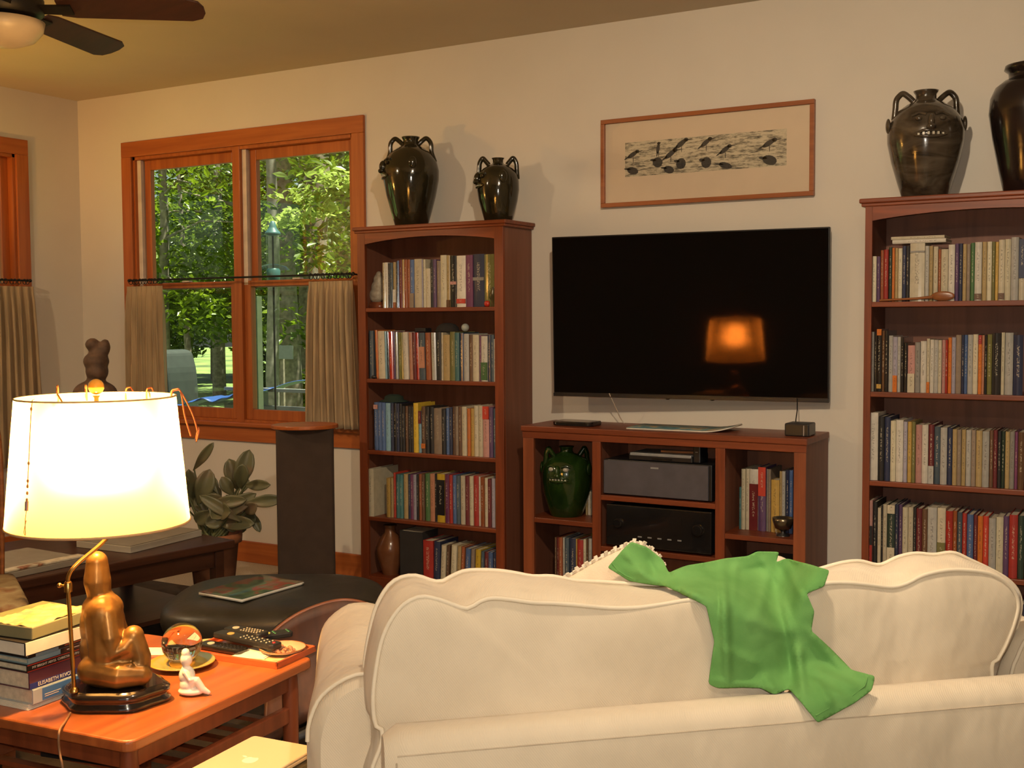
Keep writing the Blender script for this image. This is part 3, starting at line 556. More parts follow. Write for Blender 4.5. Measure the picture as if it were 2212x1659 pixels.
shelf_books(TQ, [(128, 180, 948, 'pink', 0, [(.0, .3, 'red'), (.3, .6, 'black')]), (182, 218, 962, 'black'), (221, 250, 1015, 'cream'), (251, 268, 1000, 'black'), (269, 302, 985, 'cream'), (304, 370, 990, 'darkgreen', 0, [(.86, 1, 'cream'), (0, .3, 'cream')]), (372, 400, 985, 'navy'), (401, 432, 988, 'purple'), (434, 480, 1010, 'ivory'), (481, 524, 1010, 'cream'), (526, 550, 1015, 'black'), (551, 600, 1020, 'maroon'), (602, 648, 1025, 'brown'), (650, 728, 1010, 'silver'), (730, 802, 1015, 'cream', 0, [(0, .45, 'olive')]), (804, 864, 1040, 'red'), (866, 900, 1040, 'rust'), (902, 944, 1052, 'slate'), (946, 984, 1060, 'red'), (986, 1040, 1070, 'blue'), (1042, 1074, 1075, 'maroon'), (1076, 1120, 1085, 'orange'), (1121, 1170, 1085, 'scarlet'), (1172, 1232, 1102, 'silver'), (1234, 1296, 1092, 'ivory'), (1298, 1344, 1085, 'purple'), (1346, 1420, 1072, 'red'), (1422, 1475, 1080, 'darkgreen')],
    Y, RB[3], .23, 'the fourth shelf of the right bookcase', 'books on the fourth shelf of the right bookcase')
shelf_books((1, 0, 0), [(2140, 2150, 1300, 'brown'), (2151, 2163, 1310, 'maroon'), (2164, 2176, 1300, 'scarlet'), (2177, 2190, 1295, 'slate'), (2191, 2203, 1300, 'red'), (2204, 2214, 1305, 'navy')],
    Y, RB[4], .23, 'the bottom shelf of the right bookcase', 'books on the bottom shelf of the right bookcase')
# two white volumes laid flat on top of the row
zt = max(on(1985, 522, 1, Y).z, RB[0]+.246)
for i, (h, cx, col) in enumerate([(.016, 1985, 'white'), (.013, 1982, 'cream')]):
    g, p = book_geo(h, .16, .215); a = on(cx, 530, 1, Y-.005); o = g.build('book', m_jacket); o.color = (*PAL[col], 1); p.build('pages', m_page, o)
    o.rotation_euler = (0, PI/2, 0); o.location = (a.x-.108, Y-.002, 0); o['flat'] = i
    tag(o, ['lower', 'upper'][i]+' of two white books lying flat on the right bookcase top row', 'book', None); o['zz'] = h
# put them on the tallest books beneath
tops = [b.location.z+max(v.co.z for v in b.data.vertices) for b in SC.objects if b.type == 'MESH' and b.name.startswith('book') and b.get('group') == 'books on the top shelf of the right bookcase' and abs(b.location.x-on(1985, 530, 1, Y).x) < .115]
zz = max(tops)
for o in [o for o in SC.objects if 'flat' in o]:
    o.location.z = zz+o['zz']/2+.0005; zz += o['zz']+.0008
    del o['flat']; del o['zz']

# ------------------------------------------------------------------ things on the left bookcase's shelves
def K(px, py, y): p = on(px, py, 1, y); return p, (p-CAM).dot(_f)/FPX
p, s = K(812, 600, -.21)
t = thing('stone_carving', 'pale carved stone figure on a brown stand, left end of the top shelf', 'carving', (p.x-.005, -.20, LB[0]))
G().lathe([(.052, 0), (.058, .008), (.05, .02), (.044, .034)], 20, sy=.7).build('stand', plain('brown_glaze', (.16, .045, .02), .2), t)
x = NT('mottled_stone'); x.l(x.ramp(x.tex(40, detail=6), [(.3, (.26, .22, .16)), (.7, (.50, .45, .36))]), x.b.inputs['Base Color']); x.set(Roughness=.6)
blob('figure', [('s', (0, 0, .07), (.045, .032, .045)), ('s', (.006, 0, .11), (.038, .028, .045)), ('s', (.012, 0, .15), (.028, .024, .04)), ('s', (.018, 0, .182), (.018, .018, .022))], x.m, t, .004, 3)
t = thing('dark_jug', 'small dark jug in front of the olive book on the top shelf', 'jug', (on(1068, 645, 1, -.275).x, -.268, LB[0])); t.location.y = -.288
m_olv = plain('dark_olive_glaze', (.05, .04, .015), .15, coat=.5)
# (kept in front of the spines)
G().lathe([(.012, 0), (.012, .02), (.010, .03), (.024, .045), (.022, .065), (.012, .08), (.007, .10)], 24, sy=.35).build('body', m_olv, t)
t = thing('red_apple', 'small glossy red apple ornament on the top shelf of the left bookcase', 'ornament', (on(1052, 652, 1, -.288).x, -.288, LB[0]))
G().lathe([(.004, .003), (.011, .0), (.015, .008), (.017, .017), (.014, .027), (.006, .031), (.002, .028)], 20, sy=.7).build('fruit', plain('red_lacquer', (.42, .02, .01), .15, coat=.8), t)
G().tube([(0, 0, .026), (.002, 0, .036)], .001, 6).build('stem', m_iron, t)
b2 = LB[1]
def top_at(x, grp): return max([b.location.z+max(v.co.z for v in b.data.vertices) for b in SC.objects if b.get('group') == grp and abs(b.location.x-x) < .05] or [0])
grp = 'books on the second shelf of the left bookcase'
for nm, px, kind, lab, cat in [('small_black_case', 914, 0, 'small black case lying on the books of the second shelf', 'case'), ('dark_hat', 967, 1, 'black domed cap lying on the second row of books', 'cap'), ('pale_ball', 1005, 2, 'pale grey ball resting on the second row of books', 'ball')]:
    q = on(px, 710, 1, -.2); z = top_at(q.x, grp)+.001; t = thing(nm, lab, cat, (q.x, -.2, z))
    if kind == 0: G().box((-.036, -.03, 0), (.036, .03, .022)).build('case', m_black, t, bevel=.004)
    if kind == 1:
        G().lathe([(.066, 0), (.067, .008), (.060, .024), (.045, .038), (.02, .046), (.002, .047)], 28, sy=.8).build('crown', m_dark, t)
        G().lathe([(.07, .0), (.075, .004), (.07, .007)], 28, sy=.8).build('brim', m_dark, t)
    if kind == 2: G().sphere((0, 0, .021), .021).build('ball', plain('pale_ball', (.36, .38, .34), .5), t)
q = on(852, 860, 1, -.2); z = top_at(q.x, 'books on the third shelf of the left bookcase')+.001
t = thing('green_hat', 'dark green soft hat lying on the third row of books, left side', 'hat', (q.x-.01, -.19, z))
m_felt = plain('dark_green_felt', (.012, .026, .018), .95)
G().lathe([(.085, 0), (.09, .004), (.06, .012), (.055, .03), (.03, .04), (.002, .04)], 28, sy=.7).build('hat', m_felt, t)
q = on(845, 1195, 1, -.2)
t = thing('copper_vase', 'dim copper-brown vase at the left end of the bottom shelf', 'vase', (q.x-.005, -.2, LB[4]))
G().lathe([(.045, 0), (.05, .02), (.075, .1), (.08, .15), (.06, .2), (.032, .235), (.03, .26), (.038, .275)], 32).build('body', plain('copper_glaze', (.16, .06, .025), .25, coat=.5), t)
q = on(812, 815, 1, -.285); t = thing('black_pebble', 'small black object in front of the books, left end of the second shelf', 'ornament', (q.x-.012, -.288, LB[1])); G().sphere((0, 0, .009), (.018, .006, .009)).build('pebble', m_black, t)
# wooden spoon in the right bookcase
a = on(1900, 646, 1, -.298); b = on(2015, 638, 1, -.298)
t = thing('wooden_spoon', 'long wooden ladle lying in front of the top row of the right bookcase', 'spoon', (a.x, -.297, RB[0]))
m_spoon = wood('spoon_wood', (.16, .05, .015), (.36, .13, .04), 'x', .3, 8)
G().tube([(0, 0, .006), (.15, 0, .012), (b.x-a.x, 0, .018)], [.005, .005, .007], 8).build('handle', m_spoon, t)
G().sphere((b.x-a.x+.04, 0, .021), (.047, .006, .020)).build('bowl', m_spoon, t)

# ================================================================== FACE JUGS
def jug_mat(name, a, b, scale=5, st=(1, 1, 1), rough=.12):
    x = NT(name); x.l(x.ramp(x.tex(scale, st, 5, dist=1.2), [(.35, a), (.65, b)]), x.b.inputs['Base Color']); x.set(Roughness=rough, Coat_Weight=.25, Coat_Roughness=.05)
    x.bump(x.tex(18), .25, .004); return x.m
m_jugA = jug_mat('dark_alkaline_glaze', (.010, .009, .004), (.035, .027, .012)); m_jugG = jug_mat('bottle_green_glaze', (.005, .016, .003), (.018, .045, .008))
m_jugS = jug_mat('swirled_glaze', (.022, .015, .009), (.085, .066, .045), 5, (1, 1, 3.2), .16); m_jugK = jug_mat('black_glaze', (.007, .005, .005), (.018, .010, .009), rough=.2)
m_tooth = plain('jug_teeth', (.50, .46, .36), .35); m_eye = plain('jug_eyes', (.36, .34, .28), .25)
def face_jug(name, label, loc, H, R, mat, face, prof, hh, group=None, features=True, eyes=None, handles=True, hang=0):
    """face: direction of the face (angle); hh = (handle height top, attach low, bow)"""
    t = thing(name, label, 'jug', loc, 0, group)
    G().lathe([(r*R, z*H) for r, z in prof], 48).build('body', mat, t)
    def rad(z):
        z /= H
        for (r0, z0), (r1, z1) in zip(prof, prof[1:]):
            if z0 <= z <= z1 and z1 > z0: return (r0+(r1-r0)*(z-z0)/(z1-z0))*R
        return .3*R
    if handles:
        for sgn in (-1, 1):
            a = hang; d = V((math.cos(a), math.sin(a), 0))*sgn; zt, zl, bow = hh
            n0 = d*(rad(zt*H-.03)*.9)+V((0, 0, zt*H-.02)); l0 = d*(rad(zl*H)*.97)+V((0, 0, zl*H))
            o_ = d*(bow*R)
            hz_ = (zt-zl)*H; pts = spline([n0-d*.01, n0*.72+o_*.28+V((0, 0, 0)) if False else V((n0.x*.78+o_.x*.22, n0.y*.78+o_.y*.22, zt*H+.002)), V((n0.x*.42+o_.x*.58, n0.y*.42+o_.y*.58, zt*H+.014)), V((n0.x*.1+o_.x*.9, n0.y*.1+o_.y*.9, zt*H-.001)), V((o_.x*1.02, o_.y*1.02, zt*H-.22*hz_)), V((o_.x*1.04, o_.y*1.04, zt*H-.6*hz_)), l0-V((0, 0, .01))], 6)
            G().tube(pts, .0125 if H > .3 else .011, 10).build('handle', mat, t)
    if features:
        def at(ang, z, out=0): r = rad(z*H)+out; a = face+ang; return V((r*math.cos(a), r*math.sin(a), z*H))
        xf = lambda ang, z, out=0: Matrix.Translation(at(ang, z, out)) @ Matrix.Rotation(face+ang, 4, 'Z')
        G().sphere((0, 0, 0), (.022, .014, .034), xf=xf(0, .66, .004)).sphere((0, 0, 0), (.02, .02, .015), xf=xf(0, .615, .008)).build('nose', mat, t)
        G().tube([at(-.42, .555, .0), at(-.2, .535, .004), at(0, .53, .006), at(.2, .535, .004), at(.42, .555, 0)], .007, 8).tube([at(-.42, .555, 0), at(-.2, .585, .006), at(0, .588, .008), at(.2, .585, .006), at(.42, .555, 0)], .007, 8).build('lips', mat, t)
        g = G()
        for k in range(6): g.box((-.004, -.0042, -.006), (.006, .0042, .006), xf=xf(-.30+.12*k, .56, .002))
        g.build('teeth', m_tooth, t)
        for sg in (-1, 1):
            e = G().sphere((0, 0, 0), (.009, .014, .011), xf=xf(.32*sg, .70, .004)).build('eye', eyes or mat, t)
            G().tube([at(.12*sg, .735, .004), at(.32*sg, .755, .007), at(.52*sg, .73, .003)], .0065, 8).build('brow', mat, t)
            G().sphere((0, 0, 0), (.010, .022, .032), xf=xf(1.45*sg, .68, .006)).build('ear', mat, t)
    return t
PJ = [(.55, 0), (.60, .02), (.72, .15), (.88, .34), (.99, .52), (1, .62), (.93, .72), (.76, .81), (.50, .875), (.32, .90), (.27, .925), (.27, .965), (.31, .985), (.33, 1), (.25, 1.0)]
PJ2 = [(.62, 0), (.66, .02), (.78, .15), (.92, .32), (1, .5), (.99, .64), (.92, .74), (.74, .83), (.48, .885), (.30, .905), (.25, .93), (.25, .97), (.29, .99), (.31, 1), (.24, 1.0)]
def place_jug(px, ytop, ybot, x0, x1, y, zb):
    c = on(px, (ytop+ybot)/2, 1, y); s = (c-CAM).dot(_f)/FPX; return V((c.x, y, zb)), (ybot-ytop)*s*.985, (x1-x0)/2*s
l, H, R = place_jug(888, 284, 479, 827, 948, -.17, 2.008)
face_jug('face_jug', 'tall dark face jug on the left bookcase, nearer the window', l, H, R, m_jugA, -2.35, PJ, (.955, .74, .72), hang=.45)
l, H, R = place_jug(1076, 331, 470, 1028, 1119, -.17, 2.008)
face_jug('face_jug', 'small dark face jug on the left bookcase, nearer the television', l, H, R, m_jugA, -2.25, PJ2, (.955, .70, .86), hang=.5)
l, H, R = place_jug(1999, 190, 424, 1918, 2077, -.17, 2.008)
face_jug('face_jug', 'swirl-glazed brown face jug with two loop handles on the right bookcase', l, H, R, m_jugS, -1.25, PJ, (.95, .76, .77), hang=.4)
c = on(2230, 280, 1, -.16); s = (c-CAM).dot(_f)/FPX
t = thing('storage_jar', 'very large black jar at the top right corner, cut by the photo edge', 'jar', (c.x, -.165, 2.008))
h_ = 278*s; r_ = 88*s
G().lathe([(.60*r_, 0), (.64*r_, .02*h_), (.75*r_, .18*h_), (.90*r_, .42*h_), (1*r_, .62*h_), (.97*r_, .74*h_), (.86*r_, .82*h_), (.66*r_, .87*h_), (.55*r_, .885*h_), (.56*r_, .93*h_), (.66*r_, .955*h_), (.64*r_, .985*h_), (.45*r_, 1*h_), (.40*r_, .97*h_)], 48).build('body', m_jugK, t)

# ================================================================== MEDIA CONSOLE
CX0, CX1, CD_, CH = -.004, 1.419, .38, .978
cc = V(((CX0+CX1)/2, -CD_/2, 0)); t = thing('media_console', 'low cherry media console with open compartments below the television', 'cabinet', cc)
G().box((CX0-.006, -CD_-.01, CH-.028), (CX1+.004, -.022, CH)).build('top', m_casex, t, cc, .004)
G().box((CX0+.0, -CD_-.002, CH-.062), (CX1, -CD_+.018, CH-.028)).build('top_rail', m_casex, t, cc, .002)
for a, b in ((CX0+.002, CX0+.022), (CX1-.022, CX1-.002)): G().box((a, -CD_+.015, 0), (b, -.022, CH-.028)).build('side_panel', m_back, t, cc)
G().box((CX0+.02, -.034, .05), (CX1-.02, -.026, CH-.03)).build('back_panel', m_back, t, cc)
G().box((CX0+.002, -CD_, 0), (CX0+.062, -CD_+.018, CH-.062)).build('stile', m_oak, t, cc, .002)
G().box((CX1-.056, -CD_, 0), (CX1-.002, -CD_+.018, CH-.062)).build('stile', m_oak, t, cc, .002)
for a, b in ((.380, .425), (1.002, 1.048)):
    G().box((a, -CD_, .05), (b, -CD_+.018, CH-.062)).build('stile', m_case, t, cc, .002)
    G().box((a+.012, -CD_+.018, .05), (b-.012, -.034, CH-.03)).build('divider', m_back, t, cc)
for a, b, z in ((.02, .392, .521), (.413, 1.014, .66), (.413, 1.014, .412), (1.036, 1.398, .529), (.02, .392, .10), (.413, 1.014, .10), (1.036, 1.398, .10)):
    G().box((a, -CD_+.004, z-.024), (b, -.034, z)).build('shelf', m_casex, t, cc, .002)
G().box((CX0+.06, -CD_+.001, .01), (CX1-.06, -CD_+.017, .076)).build('bottom_rail', m_casex, t, cc)
# green face jug
c = on(1224, 1035, 1, -.24); s = (c-CAM).dot(_f)/FPX
face_jug('face_jug', 'bottle-green face jug inside the left compartment of the console', V((c.x, -.24, .521)), 150*s, 54*s, m_jugG, -1.45, PJ2, (.93, .74, .80), hang=.6, eyes=m_eye)
shelf_books((4.147, 1120, 860), [(600, 618, 900, 'tan'), (619, 634, 890, 'white'), (635, 652, 890, 'cream')], -.19, .521, .12, 'the shelf behind the green jug', 'small books behind the green jug', d0=.1)
shelf_books((4.147, 1120, 860), [(322, 338, 1248, 'brown'), (340, 360, 1248, 'maroon'), (361, 392, 1248, 'rust'), (394, 412, 1250, 'silver'), (414, 452, 1252, 'slate'), (453, 512, 1255, 'navy'), (514, 524, 1262, 'gold'), (526, 578, 1268, 'red'), (580, 604, 1264, 'ivory'), (606, 623, 1262, 'brown'), (625, 656, 1258, 'silver')], -.30, .10, .22, 'the lower left shelf of the console', 'books in the lower left of the console')
# centre speaker, disc player, router, receiver
m_grille = plain('grey_speaker_cloth', (.075, .070, .085), .9, bump=.5, bscale=600)
a = on(1304, 1040, 1, -.36); b = on(1530, 1040, 1, -.36)
t = thing('center_speaker', 'long black centre speaker with grey cloth front in the middle of the console', 'speaker', ((a.x+b.x)/2, -.25, .66)); hw = (b.x-a.x)/2
G().box((-hw-.004, -.10, .004), (hw+.014, .16, .172)).build('cabinet', m_black, t, bevel=.004)
G().box((-hw, -.112, .008), (hw, -.098, .168)).build('grille', m_grille, t, bevel=.003)
G().box((-.02, -.1135, .140), (.02, -.111, .148)).build('badge', m_silver, t)
for sx in (-1, 1): G().box((sx*hw*.8-.02, -.06, 0), (sx*hw*.8+.02, .1, .005)).build('foot', m_black, t)
a = on(1430, 992, 1, -.33)
t = thing('disc_player', 'slim black disc player with silver lid on the centre speaker', 'disc player', (a.x-.01, -.22, .834))
G().box((-.16, -.11, 0), (.16, .10, .028)).build('chassis', m_black, t, bevel=.003); G().box((-.155, -.1115, .020), (.155, .09, .034)).build('lid', m_silver, t, bevel=.003)
G().box((-.04, -.1125, .006), (.06, -.1105, .013)).build('disc_tray', m_blackgl, t)
t = thing('rolled_leaflet', 'thin orange-brown strip lying on the disc player', 'leaflet', (a.x+.06, -.25, .868)); G().tube([(-.09, -.02, .006), (.1, 0, .006)], .006, 10).build('roll', plain('kraft_paper', (.34, .15, .06), .7), t)
a = on(1503, 992, 1, -.33); t = thing('router', 'small upright black box at the right end of the centre speaker', 'router', (a.x, -.27, .8335)); G().box((-.018, -.05, 0), (.018, .05, .088)).build('casing', m_black, t, bevel=.005); G().box((-.006, -.0515, .05), (.006, -.0495, .053)).build('light_slot', m_silver, t)
t = thing('av_receiver', 'big black receiver on the lower middle shelf of the console', 'receiver', ((.413+1.014)/2+.004, -.21, .412))
G().box((-.262, -.155, .012), (.262, .16, .205)).build('chassis', m_black, t, bevel=.004); G().box((-.265, -.163, .012), (.265, -.154, .207)).build('front_panel', m_blackgl, t, bevel=.004)
for sx, rr in ((.2, .026), (-.2, .022)): G().lathe([(rr, 0), (rr, .016), (rr*.85, .02)], 24, xf=Matrix.Translation((sx, -.163, .12)) @ Matrix.Rotation(PI/2, 4, 'X')).build('knob', m_blackgl, t)
G().box((-.12, -.1645, .13), (.12, -.1625, .17)).build('display', m_blackgl, t)
for k in range(5): G().box((-.1+.05*k, -.1655, .06), (-.08+.05*k, -.162, .066)).build('button', m_silver, t)
for sx in (-.2, .2):
    for sy in (-.1, .1): G().lathe([(.015, 0), (.015, .013)], 12, (sx, sy, 0)).build('foot', m_black, t)
shelf_books((4.366, 1440, 860), [(684, 704, 840, 'teal'), (706, 745, 668, 'ivory'), (746, 780, 666, 'cream'), (782, 864, 668, 'white', 0, [(0, .76, 'maroon')]), (866, 938, 650, 'purple', 0, [(.55, 1, 'scarlet')]), (940, 960, 670, 'grey'), (961, 984, 672, 'taupe'), (986, 1062, 770, 'gold'), (1064, 1088, 690, 'tan'), (1089, 1120, 690, 'silver'), (1123, 1155, 680, 'navy'), (1156, 1190, 680, 'blue')],
    -.24, .529, .19, 'the upper right shelf of the console', 'books in the right part of the console')
a = on(1691, 1118, 1, -.31)
t = thing('metal_bowl', 'small dark metal bowl on a stand before the console books', 'bowl', (a.x, -.305, .529))
G().lathe([(.03, 0), (.028, .006), (.01, .014), (.012, .026)], 24).build('stand', m_black, t)
G().lathe([(.014, .024), (.036, .036), (.046, .066), (.048, .082), (.044, .082), (.034, .042), (.004, .032)], 32).build('bowl', plain('dark_pewter', (.20, .17, .12), .25, metal=.9), t)
t = thing('paper_sheaf', 'loose dark papers on the bottom right shelf of the console', 'papers', (1.2, -.2, .10)); G().box((-.11, -.14, 0), (.11, .14, .30)).build('sheets', plain('dark_folders', (.10, .08, .07), .8), t)
# on top
a = on(1245, 914, 1, -.26); t = thing('set_top_box', 'low black rounded box on the left of the console top', 'set-top box', (a.x, -.25, CH)); G().prism(rrect(-.11, -.07, .11, .07, .03), 0, .022).build('casing', m_blackgl, t, bevel=.006); G().sphere((-.085, -.068, .012), (.003, .002, .002)).build('indicator', m_white, t)
x = NT('magazine_cover'); x.l(x.ramp(x.tex(16, detail=3), [(.3, (.03, .09, .13)), (.5, (.10, .20, .22)), (.62, (.36, .26, .14)), (.75, (.06, .10, .10))]), x.b.inputs['Base Color']); x.set(Roughness=.6); m_mag = x.m
def curled(name, label, loc, w, d, th, rz, mat, curl=.012, cat='magazine'):
    t = thing(name, label, cat, loc, rz)
    fn = lambda z: (lambda i, j: V(((i-.5)*w, (j-.5)*d, z+curl*max(0, (i-.75)*4)**2)))
    g = G(); g.grid(fn(th+.0008), 20, 2); b = g.build('cover', mat, t, fix=False); m = b.modifiers.new('s', 'SOLIDIFY'); m.thickness = .001; m.offset = 1
    g = G(); g.grid(fn(th-.0012), 20, 2); b = g.build('pages', m_paper, t, fix=False); m = b.modifiers.new('s', 'SOLIDIFY'); m.thickness = th-.0015; m.offset = -1
    return t
a = on(1480, 922, 1, -.22); curled('magazine', 'blue magazine with a curled corner lying on the console top', (a.x-.01, -.21, CH), .50, .22, .007, .03, m_mag, .02)
a = on(1727, 930, 1, -.26); t = thing('black_speaker_cube', 'small black box with a wire rising to the television', 'box', (a.x, -.25, CH))
G().box((-.055, -.055, 0), (.055, .055, .058)).build('casing', m_black, t, bevel=.006); G().box((.03, -.0565, .004), (.034, -.0545, .05)).build('chrome_strip', m_silver, t)

# ================================================================== TELEVISION
TVA = .093; t = thing('television', 'large black flat-screen television on the wall above the console', 'television', (.750, -.1335, 1.515)); t.rotation_euler = (math.radians(1.6), 0, -TVA+.0)
t.rotation_euler = Euler((math.radians(1.6), 0, TVA)); tw, th = .683, .400
G().box((-tw, 0, -th), (tw, .03, th)).build('body', m_black, t, bevel=.004)
x = NT('screen_glass'); x.set(Base_Color=(.004, .0038, .0035, 1), Roughness=.04, IOR=1.22, Coat_Weight=0, Specular_Tint=(1, .48, .22, 1)); m_screen = x.m
G().box((-tw+.006, -.002, -th+.02), (tw-.006, .001, th-.006)).build('screen', m_screen, t)
G().box((-tw, -.004, -th), (tw, .001, -th+.016)).build('lower_bezel', m_black, t)
for px in (-.087, .135): G().lathe([(.012, 0), (.010, .006), (.004, .008)], 16, xf=Matrix.Translation((px, .012, -th+.002)) @ Matrix.Rotation(PI, 4, 'X')).build('sensor', m_black, t)
G().box((-.2, .03, -.15), (.2, .09, .15)).build('wall_mount', m_iron, t)
for pts, m, lab in [([on(1316, 850, 1, -.17), on(1330, 880, 1, -.12), on(1348, 914, 1, -.05), V((.50, -.03, .9))], m_strip, 'thin pale cable slanting down from the television to the console'),
                    ([on(1722, 860, 1, -.09), on(1722, 885, 1, -.15), on(1719, 915, 1, -.24), V((a.x, -.25, CH+.05))], m_black, 'thin black wire rising from the small black box to the television')]:
    g = G().tube(spline(pts, 5), .0025, 6); o = g.build('cable', m, None, pts[0]); o.location = pts[0]; tag(o, lab, 'cable')

# ================================================================== FRAMED PRINT
fx0, fx1, fz0, fz1 = .2571, 1.3404, 2.0656, 2.5041
c = V(((fx0+fx1)/2, -.004, (fz0+fz1)/2)); t = thing('framed_print', 'wide framed black-and-white print of wading birds above the television', 'picture', c)
m_frm = wood('frame_wood', (.26, .075, .022), (.40, .13, .04), 'x', .4, 8)
fw = .021
g = G()
for a_, b_ in (((fx0, fz1-fw), (fx1, fz1)), ((fx0, fz0), (fx1, fz0+fw)), ((fx0, fz0+fw), (fx0+fw, fz1-fw)), ((fx1-fw, fz0+fw), (fx1, fz1-fw))): g.box((a_[0], -.030, a_[1]), (b_[0], -.004, b_[1]))
g.build('frame', m_frm, t, c, .002)
G().box((fx0+fw, -.014, fz0+fw), (fx1-fw, -.010, fz1-fw)).build('mat_board', plain('mat_board', (.68, .55, .40), .85, var=.02), t, c)
pc = [on(1349.5, 306, 1, -.015), on(1699, 280.6, 1, -.015), on(1699, 359.7, 1, -.015), on(1351.5, 380, 1, -.015)]
px0, px1 = (pc[0].x+pc[3].x)/2, (pc[1].x+pc[2].x)/2; pz1, pz0 = (pc[0].z+pc[1].z)/2, (pc[2].z+pc[3].z)/2
x = NT('etched_sand'); n = x.tex(38, (.5, 1, 2.6), 8, rough=.75); x.l(x.ramp(n, [(.38, (.07, .065, .05)), (.46, (.32, .28, .20)), (.54, (.60, .53, .38))]), x.b.inputs['Base Color']); x.set(Roughness=.8)
pr = G().box((px0, -.0152, pz0), (px1, -.014, pz1)).build('print', x.m, t, c)
# bird figures in the print: positions measured on the print
def PP(u, v): fx = (u-600)/(1703-600); zt_ = 400+(318-400)*fx; zb_ = 632+(568-632)*fx; return px0+(px1-px0)*fx, pz1+(pz0-pz1)*(v-zt_)/(zb_-zt_)
birdm = plain('print_ink', (.045, .042, .038), .85, var=.4, scale=300)
def ell(g, u, v, a, b, ang, n=14, y=-.0156):
    cx_, cz_ = PP(u, v); k = (px1-px0)/1103; ca, sa = math.cos(ang), math.sin(ang)
    g.prism([(cx_+k*(a*math.cos(q)*ca-b*math.sin(q)*sa), cz_+k*(a*math.cos(q)*sa+b*math.sin(q)*ca)) for q in [2*PI*i/n for i in range(n)]], y, -.0151, 1)
for (u, v, ang, s_) in [(655, 480, .5, 1), (925, 480, .6, 1.1), (1000, 410, .6, 1.1), (1170, 405, .65, 1), (1300, 455, .6, 1), (1590, 415, .5, 1.1), (838, 440, 1.4, .8)]:
    g = G(); ell(g, u, v, 42*s_, 15*s_, ang); ca, sa = math.cos(ang), math.sin(ang); ell(g, u+38*s_*ca, v-44*s_*sa, 15*s_, 12*s_, 0); ell(g, u-46*s_*ca, v+52*s_*sa*.9, 24*s_, 5*s_, ang); ell(g, u+62*s_*ca, v-48*s_*sa, 20*s_, 3*s_, .1); ell(g, u+4, v+36, 2.5, 22, 0)
    g.build('bird_figure', birdm, t, c)
for (u, v, a_, b_) in [(655, 590, 42, 24), (835, 535, 36, 32), (915, 585, 38, 24), (1000, 545, 34, 36), (1175, 540, 34, 36), (1305, 562, 46, 20), (1595, 530, 48, 30)]:
    g = G(); ell(g, u, v, a_, b_, -.3); ell(g, u-a_*.9, v-b_*.5, a_*.6, b_*.25, -.1); g.build('bird_shadow', birdm, t, c)
G().box((fx0+fw, -.0185, fz0+fw), (fx1-fw, -.0175, fz1-fw)).build('glazing', glass('picture_glass'), t, c)
# ================================================================== CEILING FAN
fc = on(10, 15, 2, 2.65)
t = thing('ceiling_fan', 'dark wooden ceiling fan with a frosted light bowl in the top left corner', 'ceiling fan', (fc.x, fc.y, 2.65))
G().lathe([(.02, .06), (.02, ZC-2.65-.05)], 16).build('downrod', m_iron, t)
G().lathe([(.02, ZC-2.65-.09), (.07, ZC-2.65-.05), (.075, ZC-2.65)], 28).build('canopy', m_iron, t)
G().lathe([(.05, -.055), (.10, -.045), (.135, -.02), (.135, .03), (.10, .07), (.03, .085)], 36).build('motor_housing', m_iron, t)
G().lathe([(.004, -.145), (.05, -.14), (.10, -.12), (.13, -.085), (.137, -.052), (.12, -.05)], 36).build('light_bowl', plain('alabaster_glass', (.62, .50, .33), .4, var=.05), t)
for k in range(5):
    a = math.radians(35+72*k); xf = Matrix.Rotation(a, 4, 'Z') @ Matrix.Rotation(math.radians(-17), 4, 'X')
    pl = [(.19, -.05), (.24, -.062), (.66, -.072), (.70, -.055), (.715, -.02), (.715, .02), (.70, .055), (.66, .072), (.24, .062), (.19, .05)]
    G().prism(pl, -.004, .004, 2, xf).build('blade', m_blade, t, bevel=.002)
    G().prism([(.11, -.025), (.24, -.03), (.24, .03), (.11, .025)], -.012, -.004, 2, xf).build('blade_arm', m_iron, t)

# ================================================================== SPEAKER TOWER BY THE WINDOW
c = dep(664, 1268, 6.15); W_ = 60.5*6.15/FPX
t = thing('pedestal_speaker', 'tall black-brown cloth-covered floor speaker with a wooden top under the window', 'speaker', (c.x, c.y, 0), YAW+.16)
ht = 1.5055+(_f.z+UU.z*(829.5-912)/FPX)*6.15
G().prism(rrect(-W_, -.09, W_, .12, .02), .03, ht-.02).build('column', plain('brown_black_cloth', (.045, .028, .020), .95, bump=.5, bscale=500), t)
G().prism([(W_*1.08*math.cos(a)*1.0, -.04-.13*abs(math.sin(a))**.9*(1 if math.sin(a) < 0 else -1.25)) if False else (W_*1.17*math.cos(a), .0+.15*math.sin(a)) for a in [2*PI*k/40 for k in range(40)]], ht-.02, ht, 2).build('wooden_top', m_trimx, t, bevel=.004)
G().prism(rrect(-W_, -.09, W_, .12, .02), 0, .03).build('plinth', m_black, t)

